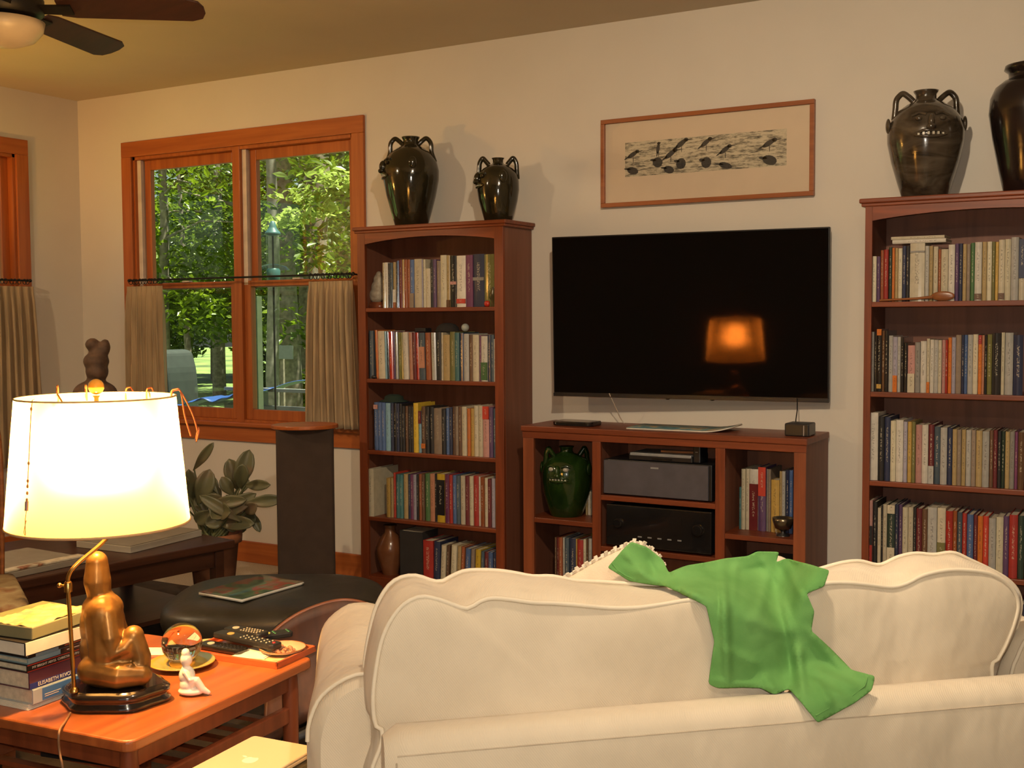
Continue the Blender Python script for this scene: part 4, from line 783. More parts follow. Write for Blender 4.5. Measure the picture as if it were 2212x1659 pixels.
# ================================================================== LOW BENCH WITH THINGS
A_ = on(0, 1262, 2, .45); B_ = on(508, 1166, 2, .45); dv = (B_-A_); dv.z = 0; ang = math.atan2(dv.y, dv.x)-PI/2; dn = dv.normalized(); Lb = dv.length+.35
bc = A_+dn*(dv.length-Lb/2)+V((-dn.y, dn.x, 0))*.42
t = thing('low_bench', 'long low dark wooden bench running back behind the lamp', 'bench', (bc.x, bc.y, 0), ang)
G().box((-.42, -Lb/2, .41), (.42, Lb/2, .45)).build('bench_top', m_walnut, t, bevel=.006)
for sx in (-.38, .38):
    G().box((sx-.012, -Lb/2+.1, .33), (sx+.012, Lb/2-.1, .41)).build('apron', m_walnut, t)
    for sy in (-Lb/2+.08, Lb/2-.08): G().box((sx-.025, sy-.025, 0), (sx+.025, sy+.025, .41)).build('leg', m_walnut, t, bevel=.004)
G().box((-.37, -Lb/2+.08, .12), (.37, Lb/2-.08, .14)).build('lower_shelf', m_walnut, t)
def BN(px, py, z=.45): p = on(px, py, 2, z); return p
# long box with a painted floral band
e0 = BN(0, 1256); e1 = BN(188, 1216); d_ = (e1-e0).normalized()
x = NT('painted_flower_band'); x.l(x.ramp(x.tex(17, detail=2), [(.42, (.66, .58, .42)), (.60, (.40, .33, .22)), (.66, (.20, .08, .04)), (.72, (.36, .16, .08))]), x.b.inputs['Base Color']); x.set(Roughness=.5); m_band = x.m
m_stone = plain('grey_linen_board', (.25, .22, .17), .8, var=.08)
t = thing('flat_case', 'grey flat case with a painted flower band, left under the lampshade', 'case', (e0.x, e0.y, .4505), math.atan2(d_.y, d_.x))
Lc = (e1-e0).length
G().box((-.25, .0, 0), (Lc, .42, .026)).build('case', m_stone, t, bevel=.003)
G().box((-.25, .004, .0265), (Lc-.004, .055, .036)).build('flower_band', m_band, t, bevel=.003)
k0 = BN(282, 1196, .45); k1 = BN(436, 1158, .45); d_ = (k1-k0).normalized()
t = thing('white_flat_box', 'flat pale box on the end of the low bench beside the plant', 'box', (k0.x, k0.y, .4505), math.atan2(d_.y, d_.x))
G().box((0, 0, 0), ((k1-k0).length, .34, .03)).build('box', plain('pale_card', (.40, .36, .29), .7, var=.05), t, bevel=.002)
G().box((.004, .004, .03), ((k1-k0).length-.004, .336, .034)).build('box_lid', m_stone, t, bevel=.001)
for i, (px, py) in enumerate([(246, 1262), (274, 1250)]):
    q = dep(px, py, 4.9); t = thing('small_bottle', ['left', 'right'][i]+' of two small dark capped bottles on the shelf under the bench', 'bottle', (q.x-.12, q.y+.05, .141), group='small bottles under the bench')
    G().lathe([(.022, 0), (.024, .01), (.024, .10), (.012, .12), (.012, .13)], 20).build('body', m_blackgl, t); G().lathe([(.013, .13), (.013, .15)], 16).build('cap', m_silver, t)
# carved bust
m_carv = plain('carved_brown_stone', (.085, .045, .025), .75, var=.35, scale=30, bump=.6, bscale=60)
hd = 5.8; c = dep(212, 1100, hd); sB = hd/FPX; Z = lambda py: 1.5055+(_f.z+UU.z*(829.5-py)/FPX)*hd-.4505; X = lambda px: (px-212)*sB
t = thing('carved_figure', 'brown carved figure with a topknot standing behind the lamp', 'statue', (c.x, c.y, .4505), YAW)
blob('figure', [('s', (X(209), 0, Z(739)), (0.0358, 0.0358, 0.0333)), ('s', (X(236), 0, Z(745)), (0.0256, 0.0282, 0.0435)), ('s', (X(224), 0, Z(757)), (0.0410, 0.0384, 0.0307)), ('s', (X(216), 0, Z(775)), (0.0640, 0.0576, 0.0486)),
    ('s', (X(218), -.005, Z(796)), (0.0563, 0.0538, 0.0538)), ('s', (X(224), -.035, Z(800)), (0.0256, 0.0256, 0.0384)), ('t', [(X(214), 0, Z(810)), (X(212), 0, Z(835))], [.04, .05]),
    ('s', (X(212), 0, Z(845)), (0.1126, 0.0768, 0.0704)), ('s', (X(212), 0, Z(880)), (0.1178, 0.0896, 0.1280)), ('s', (X(212), 0, Z(950)), (0.1088, 0.0896, 0.2048)), ('s', (X(212), 0, Z(1040)), (0.1280, 0.1024, 0.2560)), ('s', (X(212), 0, .08), (0.1536, 0.1152, 0.1280)),
    ('t', [(X(175), -.02, Z(860)), (X(180), -.06, Z(930)), (X(212), -.09, Z(925))], [.03, .027, .02]), ('t', [(X(250), -.02, Z(860)), (X(246), -.06, Z(930)), (X(215), -.09, Z(930))], [.03, .027, .02])], m_carv, t, .010, 2)
G().lathe([(.14, 0), (.14, .02), (.125, .03)], 32).build('plinth', m_walnut, t)
# ------------------------------------------------------------------ potted plant
D_ = 6.15; c = dep(461, 1150, D_); zr = c.z
t = thing('potted_plant', 'broad-leaved succulent in a terracotta pot below the window', 'plant', (c.x, c.y, 0))
rp = 59*D_/FPX
G().lathe([(rp*.62, 0), (rp*.66, .01), (rp*.9, zr-.05), (rp*1.02, zr-.05), (rp*1.04, zr), (rp*.92, zr), (rp*.88, zr-.03), (.01, zr-.035)], 40).build('pot', m_terra, t)
x = NT('succulent_leaf'); cl = x.ramp(x.tex(5, detail=3), [(.3, (.07, .075, .035)), (.55, (.13, .125, .06)), (.75, (.19, .11, .065))]); x.l(cl, x.b.inputs['Base Color']); x.set(Roughness=.45, Subsurface_Weight=0); m_suc = x.m
LV = [((500, 600), (600, 268), 125, 0), ((500, 600), (432, 342), 115, 1), ((520, 590), (545, 385), 100, 1), ((560, 560), (768, 556), 72, 0), ((560, 706), (868, 672), 84, 0), ((470, 650), (372, 490), 90, 0), ((352, 640), (278, 476), 56, 0), ((350, 640), (250, 660), 90, 0),
      ((140, 440), (306, 212), 60, 1), ((180, 720), (278, 428), 130, 0), ((120, 720), (104, 430), 120, 1), ((400, 760), (250, 640), 110, 0), ((420, 800), (240, 880), 110, 0), ((480, 760), (410, 640), 110, 1), ((470, 720), (560, 640), 80, 1), ((600, 760), (686, 940), 60, 0), ((520, 860), (390, 800), 70, 1), ((560, 780), (655, 715), 90, 0), ((500, 740), (640, 880), 120, 0), ((420, 850), (330, 930), 90, 0), ((500, 850), (560, 880), 80, 0), ((300, 760), (160, 860), 100, 0), ((200, 760), (130, 640), 110, 0), ((360, 720), (300, 560), 80, 1), ((80, 600), (20, 480), 100, 0), ((100, 760), (40, 700), 110, 0), ((540, 620), (580, 500), 60, 1)]
rr_ = random.Random(3)
for k in range(20): LV.append(((470+rr_.uniform(-230, 90), 800+rr_.uniform(-90, 80)), (470+rr_.uniform(-330, 190), 790+rr_.uniform(-190, 110)), rr_.uniform(70, 120), 0))
gl = G(); gs = G(); base = V((c.x, c.y, zr-.04))
for i, (b, e, wd, kk) in enumerate(LV):
    dB = D_+rr_.uniform(-.10, .12); dE = dB+rr_.uniform(-.12, .06)
    p0 = dep(380+b[0]/3.77, 900+b[1]/3.77, dB); p1 = dep(380+e[0]/3.77, 900+e[1]/3.77, dE); wl = wd/3.77*D_/FPX*.5
    ax = (p1-p0); L_ = ax.length; view = (CAM-p0).normalized(); sd = ax.cross(view).normalized(); nr = sd.cross(ax).normalized()
    def lf(u, v, p0=p0, ax=ax, sd=sd, nr=nr, wl=wl, L_=L_):
        prof = (math.sin(PI*min(1, (v*.93+.03))**1.35)**.8)*wl*1.2 if v < .999 else 0
        return p0+ax*v+sd*((u-.5)*2*prof)+nr*(abs(u-.5)*2*prof*.35+.06*L_*math.sin(PI*v))
    gl.grid(lf, 6, 12)
    q0 = base+V((rr_.uniform(-.05, .05), rr_.uniform(-.05, .05), 0)); gs.tube([q0, (q0+p0)/2+V((0, 0, .02)), p0+ax*.05], [.009, .007, .004], 7)
o = gl.build('foliage', m_suc, t, t.location, fix=False); m = o.modifiers.new('thick', 'SOLIDIFY'); m.thickness = .004
gs.build('stems', plain('plant_stem', (.10, .11, .04), .6), t, t.location)

# ================================================================== OTTOMAN, MAGAZINE, LOUNGE SHELL
oc = V((-.30, -1.86, 0)); t = thing('leather_ottoman', 'low rounded dark leather ottoman holding a magazine, behind the side table', 'ottoman', oc, YAW)
def cush(u, v, a, b, z0, z1, e=.45):
    th = 2*PI*u; ph = -PI/2+PI*v; sg = lambda q, p: math.copysign(abs(q)**p, q)
    return V((a*sg(math.cos(th), .62)*sg(math.cos(ph), e), b*sg(math.sin(th), .62)*sg(math.cos(ph), e), (z0+z1)/2+(z1-z0)/2*sg(math.sin(ph), e+.25)-.018*max(0, 1-(abs(math.cos(th))*abs(math.cos(ph)))**2)*(v > .5)*0))
G().grid(lambda u, v: cush(u, v, .43, .37, .27, .435), 64, 28).build('cushion', m_leather, t)
G().grid(lambda u, v: cush(u, v, .41, .35, .215, .285, .3), 64, 14).build('wooden_shell', m_teak, t)
G().lathe([(.035, .05), (.03, .2), (.09, .215)], 20).build('pedestal', m_iron, t)
for k in range(4):
    a = PI/4+PI/2*k; G().tube([(0, 0, .06), (.16*math.cos(a), .16*math.sin(a), .045), (.28*math.cos(a), .28*math.sin(a), .012)], [.016, .014, .012], 8).build('foot', m_silver, t)
mg = [on(515, 1303, 2, .437), on(650, 1264, 2, .437), on(437, 1283, 2, .437)]
d_ = (mg[1]-mg[0]); w_ = d_.length; h_ = (mg[2]-mg[0]).length; az = math.atan2(d_.y, d_.x); ce = (mg[1]+mg[2])/2
x = NT('magazine_cover_red_green'); x.l(x.ramp(x.tex(9, detail=3), [(.34, (.02, .05, .03)), (.48, (.06, .12, .06)), (.56, (.26, .045, .03)), (.64, (.16, .13, .08))]), x.b.inputs['Base Color']); x.set(Roughness=.3, Coat_Weight=.5)
curled('magazine', 'open-edged magazine with a red and green cover on the leather ottoman', (ce.x, ce.y, .436), w_, h_, .012, az, x.m, 0)
# bent plywood lounge shell in front of the ottoman
tp = [dep(575, 1384, 3.85), dep(600, 1358, 3.86), dep(640, 1332, 3.88), dep(690, 1312, 3.9), dep(740, 1302, 3.92), dep(790, 1308, 3.96), dep(840, 1330, 4.0)]
c = tp[3]; t = thing('lounge_chair', 'bent plywood lounge chair shell curving up beside the sofa arm', 'chair', (c.x, c.y, 0))
sp = spline(tp, 6); n_ = len(sp)-1
m_ply = wood('walnut_plywood', (.05, .018, .010), (.10, .036, .018), 'z', .6, 6, 0)
def sh(u, v): p = sp[int(round(u*n_))]; return V((p.x, p.y, p.z-.36*v))+_f*(-.10*math.sin(PI*v*.5)*v+.05*math.sin(PI*u))
o = G().grid(sh, n_, 10).build('shell', m_ply, t, t.location); m = o.modifiers.new('s', 'SOLIDIFY'); m.thickness = .014
o = G().tube([p+_f*.05*math.sin(PI*i/n_) for i, p in enumerate(sp)], .0075, 8).build('shell_edge', wood('plywood_edge', (.24, .07, .025), (.36, .12, .05), 'x'), t, t.location)
o = G().grid(lambda u, v: sh(u*.96+.02, v)+_f*.05+V((0, 0, -.015-.0*v))+_f*.05*math.sin(PI*v), n_, 10).build('cushion', m_leather, t, t.location); m = o.modifiers.new('s', 'SOLIDIFY'); m.thickness = .06; m.offset = 0
cb = V((c.x, c.y, 0))+_f*.2; cb.z = 0
G().lathe([(.04, .06), (.03, .24)], 16, tuple(cb)).build('pedestal', m_iron, t, t.location)
for k in range(4): a = PI/4+PI/2*k+.3; G().tube([cb+V((0, 0, .07)), cb+V((.26*math.cos(a), .26*math.sin(a), .014))], [.016, .012], 8).build('foot', m_silver, t, t.location)

# ================================================================== ARMCHAIR AT THE LEFT EDGE
x = NT('floral_upholstery'); x.l(x.ramp(x.tex(7, detail=5), [(.36, (.10, .06, .03)), (.45, (.34, .24, .11)), (.56, (.46, .36, .18)), (.66, (.30, .13, .05))]), x.b.inputs['Base Color']); x.set(Roughness=.95); x.bump(x.tex(300), .4, .002); m_flo = x.m
c = dep(-232, 1100, 3.75); t = thing('armchair', 'floral upholstered armchair cut off by the left edge of the photo', 'armchair', (c.x, c.y, 0), YAW+.5)
zb = Z(888)*0+1.5055+(_f.z+UU.z*(829.5-888)/FPX)*3.75
def sbox(a, b, e=.25, n=36, m=16):
    cx_, cy_, cz_ = [(p+q)/2 for p, q in zip(a, b)]; hx, hy, hz_ = [(q-p)/2 for p, q in zip(a, b)]
    sg = lambda q, p: math.copysign(abs(q)**p, q)
    return lambda u, v: V((cx_+hx*sg(math.cos(2*PI*u), e)*sg(math.cos(-PI/2+PI*v), e), cy_+hy*sg(math.sin(2*PI*u), e)*sg(math.cos(-PI/2+PI*v), e), cz_+hz_*sg(math.sin(-PI/2+PI*v), e)))
for nm, a, b in [('backrest', (-.33, .18, .30), (.33, .32, zb)), ('seat', (-.28, -.32, .26), (.28, .22, .46)), ('armrest', (-.38, -.34, .2), (-.27, .24, .62)), ('armrest', (.27, -.34, .2), (.38, .24, .62))]:
    G().grid(sbox(a, b), 64, 32).build(nm, m_flo, t)
G().tube(spline([(-.33, .17, .5), (-.335, .17, zb-.1), (-.25, .17, zb-.01), (0, .17, zb+.012), (.25, .17, zb-.01), (.335, .17, zb-.1), (.33, .17, .5)], 6), .009, 8).build('piping', m_spoon, t)
for sx in (-.3, .3):
    for sy in (-.27, .25): G().box((sx-.02, sy-.02, 0), (sx+.02, sy+.02, .26)).build('leg', m_walnut, t)

# torchere floor lamp standing in the corner to the left, outside the photo, washing the corner and ceiling
t = thing('floor_lamp', 'brass uplighter floor lamp by the left wall, outside the left edge of the photo', 'lamp', (-3.1, -2.45, 0))
G().lathe([(.15, 0), (.15, .015), (.04, .035), (.012, .06)], 32).build('base', m_brass, t); G().lathe([(.012, .05), (.012, 1.62)], 16).build('pole', m_brass, t)
G().lathe([(.012, 1.60), (.08, 1.63), (.15, 1.70), (.17, 1.76), (.165, 1.76), (.14, 1.705), (.07, 1.645), (.012, 1.62)], 40, cap=False).build('bowl_shade', m_brass, t)
light('floor_lamp_bulb', 'POINT', (-3.1, -2.45, 1.735), 95, (1, .46, .08), shadow_soft_size=.04)
# dark rug under the table
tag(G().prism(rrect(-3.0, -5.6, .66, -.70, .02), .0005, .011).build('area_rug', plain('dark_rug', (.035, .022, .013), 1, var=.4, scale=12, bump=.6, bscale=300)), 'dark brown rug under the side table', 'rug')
# ================================================================== SIDE TABLE
TZ = .55; TR_ = .091; tcx, tcy = .433, -3.2325; hw, hdp = .32, .364
t = thing('side_table', 'teak side table with rounded corners carrying the brass lamp', 'table', (tcx, tcy, 0), TR_)
G().prism(rrect(-hw, -hdp, hw, hdp, .03), TZ-.028, TZ).build('tabletop', m_teak, t, bevel=.007, seg=3)
for sx in (-1, 1):
    G().box((sx*(hw-.05)-.009, -hdp+.06, TZ-.085), (sx*(hw-.05)+.009, hdp-.06, TZ-.028)).build('apron', m_teakz, t, bevel=.003)
    G().box((-hw+.05, sx*(hdp-.05)-.009, TZ-.085), (hw-.05, sx*(hdp-.05)+.009, TZ-.028)).build('apron', m_teakz, t, bevel=.003)
    G().box((sx*(hw-.05)-.011, -hdp+.06, .375), (sx*(hw-.05)+.011, hdp-.06, .42)).build('stretcher', m_teakz, t, bevel=.004)
    for sy in (-1, 1): G().lathe([(.015, 0), (.021, .25), (.023, .45), (.020, TZ-.03)], 20, (sx*(hw-.05), sy*(hdp-.05), 0)).build('leg', m_teakz, t)
for k in range(7): G().box((-hw+.05, -hdp+.10+k*.086, .380), (hw-.05, -hdp+.125+k*.086, .392)).build('slat', m_teakz, t)
q0 = (tcx-.05, tcy+.02)
t = thing('black_binder', 'dark binder lying on the lower slats of the side table', 'binder', (q0[0]+.03, q0[1]-.02, .3925), TR_+.1); G().box((-.13, -.2, 0), (.13, .2, .045)).build('cover', m_black, t, bevel=.004); G().box((-.125, -.195, .006), (.127, .202, .039)).build('sheets', m_paper, t)
t = thing('folded_newspaper', 'pale folded newspaper on top of the dark binder under the table', 'newspaper', (q0[0]-.01, q0[1]+.0, .438), TR_-.06); G().box((-.12, -.15, 0), (.12, .15, .016)).build('sheets', plain('newsprint', (.30, .27, .2), .9), t, bevel=.004)
def TT(px, py, dz=0): return on(px, py, 2, TZ+dz)
# ------------------------------------------------------------------ lamp
lc = TT(252, 1513); sl = (lc-CAM).dot(_f)/FPX; LX = lambda px: (px-252)*sl; LZ = lambda py: (1515-py)*sl
lamp = thing('table_lamp', 'brass seated-figure table lamp with a large glowing drum shade', 'lamp', (lc.x, lc.y, TZ), YAW)
m_lacq = plain('black_lacquer', (.012, .008, .007), .18, coat=.8, var=.3)
def lobed(r, n=72): return [((1+.045*math.cos(6*a))*r*math.cos(a), (1+.045*math.cos(6*a))*r*.82*math.sin(a)) for a in [2*PI*k/n for k in range(n)]]
g = G(); RB_ = 112*sl
lay = [(.97, 0), (1.0, .003), (1.0, .012), (.93, .018), (.93, .024), (.985, .029), (.985, .038), (.90, .044), (.86, .047)]
N_ = 72; vs = []; fs = []
for k, z in lay: vs += [(x_, y_, z) for x_, y_ in lobed(RB_*k)]
for j in range(len(lay)-1):
    for i in range(N_): i2 = (i+1) % N_; fs.append((j*N_+i, j*N_+i2, (j+1)*N_+i2, (j+1)*N_+i))
g.add(vs, fs, True); g.add(vs[:N_][::-1], [tuple(range(N_))]); g.add(vs[-N_:], [tuple(range(N_))]); g.build('wooden_base', m_lacq, lamp)
BZ = .047
blob('seated_figure', [('s', (LX(250), 0, BZ+.040), (.084, .068, .048)), ('s', (LX(250), 0, BZ+.014), (.078, .064, .022)), ('s', (LX(228), 0, LZ(1400)), (.060, .056, .07)), ('s', (LX(226), 0, LZ(1350)), (.056, .050, .085)), ('s', (LX(227), 0, LZ(1312)), (.051, .047, .040)),
    ('t', [(LX(226), 0, LZ(1300)), (LX(220), 0, LZ(1280)), (LX(217), 0, LZ(1255)), (LX(217), 0, LZ(1212))], [.036, .030, .034, .027]), ('t', [(LX(232), -.018, LZ(1320)), (LX(244), -.028, LZ(1400)), (LX(240), -.02, BZ+.05)], [.046, .048, .05]), ('s', (LX(216), -.001, LZ(1250)), (.032, .030, .036)), ('s', (LX(217), 0, LZ(1218)), (.0275, .027, .034)), ('s', (LX(240), 0, LZ(1252)), (.007, .007, .009)),
    ('t', [(LX(262), -.02, BZ+.06), (LX(285), -.022, LZ(1392)), (LX(298), -.022, LZ(1368))], [.040, .034, .026]), ('t', [(LX(298), -.022, LZ(1370)), (LX(311), -.02, LZ(1415)), (LX(308), -.025, BZ+.03)], [.026, .027, .028]),
    ('t', [(LX(246), -.034, LZ(1318)), (LX(256), -.048, LZ(1368)), (LX(262), -.048, LZ(1402)), (LX(286), -.042, LZ(1388)), (LX(302), -.03, LZ(1366))], [.027, .027, .025, .020, .013]),
    ('t', [(LX(230), .035, LZ(1312)), (LX(250), .045, LZ(1380)), (LX(290), .04, LZ(1420))], [.025, .024, .016]),
    ('t', [(LX(215), -.045, BZ+.045), (LX(275), -.055, BZ+.034), (LX(316), -.035, BZ+.030)], [.036, .034, .027]), ('t', [(LX(205), -.056, LZ(1416)), (LX(255), -.064, LZ(1428)), (LX(300), -.055, LZ(1424))], [.007, .008, .007])], m_bronze, lamp, .0032, 3)
px_ = LX(186); py_ = -.075
G().tube([(px_, py_, BZ), (LX(179), py_, LZ(1255))], .0052, 12).lathe([(.012, 0), (.012, .006), (.006, .012)], 16, (px_, py_, BZ)).build('pole', m_brass, lamp)
G().lathe([(.0095, 0), (.0095, .022), (.007, .026)], 16, (LX(179), py_, LZ(1262))).tube([(LX(179), py_, LZ(1250)), (LX(163), py_, LZ(1248))], .003, 8).sphere((LX(161), py_, LZ(1248)), .006).build('clamp', m_brass, lamp)
sx0, sx1 = LX(224), LX(225)
G().tube(spline([(LX(179), py_, LZ(1250)), (LX(181), py_, LZ(1228)), (LX(196), py_*.9, LZ(1205)), (LX(240), py_*.4, LZ(1165)), (LX(250), -.01, LZ(1140)), (LX(228), 0, LZ(1100)), (sx0, 0, LZ(1080)), (sx0, 0, LZ(1050))], 6), .0052, 10).build('gooseneck', m_brass, lamp)
zt0_ = LZ(858); G().lathe([(.006, LZ(1052)), (.008, zt0_-.225), (.017, zt0_-.215), (.017, zt0_-.175), (.013, zt0_-.17)], 20, (sx0, 0, 0)).build('socket', m_brass, lamp)
x = NT('bulb_glow'); em = x.n('Emission'); em.inputs[0].default_value = (1, .62, .25, 1); em.inputs[1].default_value = 30; tr = x.n('BsdfTransparent'); ad = x.n('AddShader'); x.l(em.outputs[0], ad.inputs[0]); x.l(tr.outputs[0], ad.inputs[1]); x.l(ad.outputs[0], x.out.inputs[0]); m_bulb = x.m
BZB = zt0_-.125
G().lathe([(.012, BZB-.045), (.015, BZB-.035), (.027, BZB-.012), (.029, BZB), (.022, BZB+.018), (.004, BZB+.026)], 24, (sx0, 0, 0)).build('bulb', m_bulb, lamp)
RT, RBt = 163*sl, 188*sl; zt_, zb_ = LZ(858), LZ(1128)
x = NT('cream_lampshade'); t_ = x.n('BsdfTranslucent'); t_.inputs[0].default_value = (.80, .60, .21, 1); x.set(Base_Color=(.70, .58, .38, 1), Roughness=.9); mx = x.n('MixShader'); mx.inputs[0].default_value = .5
rf = x.n('BsdfRefraction'); rf.inputs['Color'].default_value = (.95, .80, .50, 1); rf.inputs['Roughness'].default_value = 1.0; rf.inputs['IOR'].default_value = 1.45; mx2 = x.n('MixShader'); mx2.inputs[0].default_value = .4
x.l(x.b.outputs[0], mx.inputs[1]); x.l(t_.outputs[0], mx.inputs[2]); x.l(mx.outputs[0], mx2.inputs[1]); x.l(rf.outputs[0], mx2.inputs[2]); x.l(mx2.outputs[0], x.out.inputs[0]); m_shade = x.m
g = G(); n = 72
def shade(u, v): a = 2*PI*u; r = RBt+(RT-RBt)*v; return V((sx0+(sx1-sx0)*v+r*math.cos(a), r*math.sin(a), zb_+(zt_-zb_)*v))
o = G().grid(shade, 96, 12).build('lampshade', m_shade, lamp, fix=False)
m_rim = plain('shade_trim', (.50, .32, .16), .7)
G().tube([shade(k/72, 1) for k in range(72)], .0022, 6, True).build('top_rim', m_rim, lamp); G().tube([shade(k/72, 0) for k in range(72)], .0032, 6, True).build('bottom_rim', m_rim, lamp)
g = G(); zh = zt_-.022
for k in range(3): a = 2*PI*k/3+.35; g.tube([(sx1, 0, zh), (sx1+RT*.85*math.cos(a), RT*.85*math.sin(a), zh), (sx1+RT*math.cos(a)*.995, RT*.995*math.sin(a), zt_)], .0022, 6)
g.lathe([(.016, -.002), (.016, .002)], 20, (sx1, 0, zh)); g.build('spider', m_brass, lamp)
g = G()
for sg in (-1, 1): g.tube(spline([(sx0+sg*.012, 0, LZ(1050)), (sx0+sg*.055, 0, LZ(1000)), (sx0+sg*.06, 0, LZ(950)), (sx0+sg*.035, 0, LZ(890)), (sx1, 0, zh)], 5), .002, 6)
g.build('harp', m_brass, lamp)
x = NT('amber_finial'); x.set(Base_Color=(.75, .34, .04, 1), Roughness=.08, Coat_Weight=.8); m_amb = x.m
G().lathe([(.006, zh), (.005, LZ(860)), (.009, LZ(855))], 16, (sx1, 0, 0)).sphere((sx1, 0, LZ(836)), .0195).build('finial', m_amb, lamp)
bl = V((lc.x, lc.y, TZ))+Matrix.Rotation(YAW, 3, 'Z') @ V((sx0, 0, BZB))
light('lamp_bulb', 'POINT', bl, 100, (1, .54, .17), shadow_soft_size=.03)
# glasses hung on the shade rim, bead cord, power cord
m_tort = plain('amber_frame', (.42, .10, .03), .15, coat=.8); 
def W(p): return V((lc.x, lc.y, TZ))+Matrix.Rotation(YAW, 3, 'Z') @ V(p)
def eyeglasses(label, a, wd, drop, side, mat, hook=.022):
    """folded eyeglasses hooked over the rim by one temple; a = angle on the rim"""
    c = V((sx1+RT*math.cos(a), RT*math.sin(a), zt_)); o_ = V((math.cos(a), math.sin(a), 0)); tn = V((-math.sin(a), math.cos(a), 0))
    t = thing('eyeglasses', label, 'eyeglasses', W(c)); loc = t.location; g = G()
    for q, dx in ((0, 0), (1, wd)):
        b = c+tn*dx
        pts = [b-o_*.012-V((0, 0, .02)), b-o_*.010+V((0, 0, hook*.5)), b+V((0, 0, hook)), b+o_*.012+V((0, 0, hook*.5)), b+o_*(.020+.02*q)-V((0, 0, drop*.5)), b+o_*(.034+.02*q)-V((0, 0, drop))]
        G().tube([W(p) for p in spline(pts, 6)], .0022, 8).build('temple', mat, t, loc)
    e = c+o_*.045-V((0, 0, drop))
    for sg in (0, 1):
        ce = e+tn*(wd*(.18+.64*sg))+o_*.006; ring = [W(ce+tn*(.022*math.cos(q))+V((0, 0, .016*math.sin(q)))+o_*.004*math.sin(q)) for q in [2*PI*k/20 for k in range(20)]]
        G().tube(ring, .0018, 6, True).build('lens_rim', mat, t, loc)
    G().tube([W(e+tn*wd*.42+o_*.006), W(e+tn*wd*.5+o_*.008+V((0, 0, .004))), W(e+tn*wd*.58+o_*.006)], .0016, 6).build('bridge', mat, t, loc)
    return t
eyeglasses('amber-framed eyeglasses hooked over the right side of the lampshade rim', .30, .06, .105, 1, m_tort, .012)
eyeglasses('thin wire eyeglasses hooked over the far left of the lampshade rim', 2.05, .07, .085, 1, m_spoon, .022)
eyeglasses('brown wire eyeglasses hooked over the far side of the lampshade rim, right of the finial', 1.15, .07, .085, 1, m_tort, .012)
a = PI+1.10; g = G()
def onshade(v, out=.004): r = RBt+(RT-RBt)*v+out; return W((sx0+r*math.cos(a), r*math.sin(a), zb_+(zt_-zb_)*v))
m_cord = plain('brown_bead_cord', (.35, .14, .06), .5)
t = thing('bead_cord', 'thin cord with beads hanging down the left side of the lampshade', 'cord', onshade(1)); L0 = t.location
G().tube([onshade(1.02, -.004), onshade(1.015, .002)]+[onshade(v) for v in (.9, .7, .5, .38)], .0011, 6).build('string', m_cord, t, L0)
for v in (.95, .55, .42, .38, .33, .28): G().sphere(onshade(v), (.0028, .0028, .0045)).build('bead', m_cord, t, L0)
G().tube([onshade(.27), onshade(.20)], .0042, 8).build('toggle', plain('grey_purple_toggle', (.25, .15, .16), .4), t, L0)
G().tube(spline([onshade(.2), onshade(.13, .006), onshade(.05, .004), onshade(.02, .004), onshade(.05, .008), onshade(.13, .003)], 5), .0009, 6).build('loop', m_cord, t, L0)
cp = [TT(152, 1540, .004), TT(140, 1560, .004), dep(128, 1580, 2.66), dep(128, 1620, 2.66), dep(140, 1700, 2.68), on(150, 1900, 2, .006)]
g = G().tube(spline(cp, 6), .0028, 8); o = g.build('lamp_cord', plain('brown_cord', (.20, .10, .05), .6), lamp, None)
o.matrix_parent_inverse = (Matrix.Translation(lamp.location) @ Matrix.Rotation(YAW, 4, 'Z')).inverted()
# ------------------------------------------------------------------ book stack
nc = TT(60, 1536); SR = TR_-.03
def stack_item(name, label, cat, dx, dy, w, d, z0, h, mats, rz=0, kind='book', text=None):
    """corner at (dx,dy) from the near corner; spine on +x side facing right"""
    t = thing(name, label, cat, (nc.x+dx, nc.y+dy, z0), SR+rz)
    if kind == 'book':
        b = .0022
        g = G().box((-w, 0, 0), (0, d, b)).box((-w, 0, h-b), (0, d, h)).box((-b, 0, b), (.0015, d, h-b)); g.build('cover', mats[0], t)
        G().box((-w+.004, .004, b), (-b, d-.004, h-b)).build('pages', m_page, t)
    return t
def letters(s, size, mat, parent, loc, rot, name='spine_title', ext=.0004, sx=1):
    cu = bpy.data.curves.new('txt', 'FONT'); cu.body = s; cu.size = size; cu.extrude = ext; cu.align_y = 'CENTER'
    o = bpy.data.objects.new('txt', cu); COL.objects.link(o); dg = bpy.context.evaluated_depsgraph_get(); me = bpy.data.meshes.new_from_object(o.evaluated_get(dg))
    bpy.data.objects.remove(o); me.materials.clear(); me.materials.append(mat); me.name = name
    q = bpy.data.objects.new(name, me); COL.objects.link(q); q.parent = parent; q.location = loc; q.rotation_euler = rot; q.scale = (sx, 1, 1); return q
RX = (PI/2, 0, PI/2)
def col(name, c, rough=.35): return plain(name, c, rough, coat=.4, var=.05)
m_b1 = col('pale_blue_jacket', (.38, .42, .44)); m_blue = col('blue_panel', (.07, .17, .40)); m_b2 = col('plum_jacket', (.09, .03, .05)); m_bb = col('deep_blue_band', (.03, .04, .20)); m_b3 = col('black_jacket', (.015, .012, .012)); m_rd = col('red_band', (.40, .04, .02)); m_or = col('orange_ink', (.65, .14, .05)); m_ink = col('white_ink', (.66, .60, .48)); m_b4 = col('light_blue_jacket', (.22, .32, .36))
z = TZ+.0005
t = thing('loose_papers', 'white papers under the pile of books on the side table', 'papers', (nc.x, nc.y, z), SR)
for k in range(5): G().box((-.195-.006*k, .002*k, .0022*k), (-.002*k, .27-.004*k, .0022*k+.002)).build('sheet', m_paper, t)
z += .0115
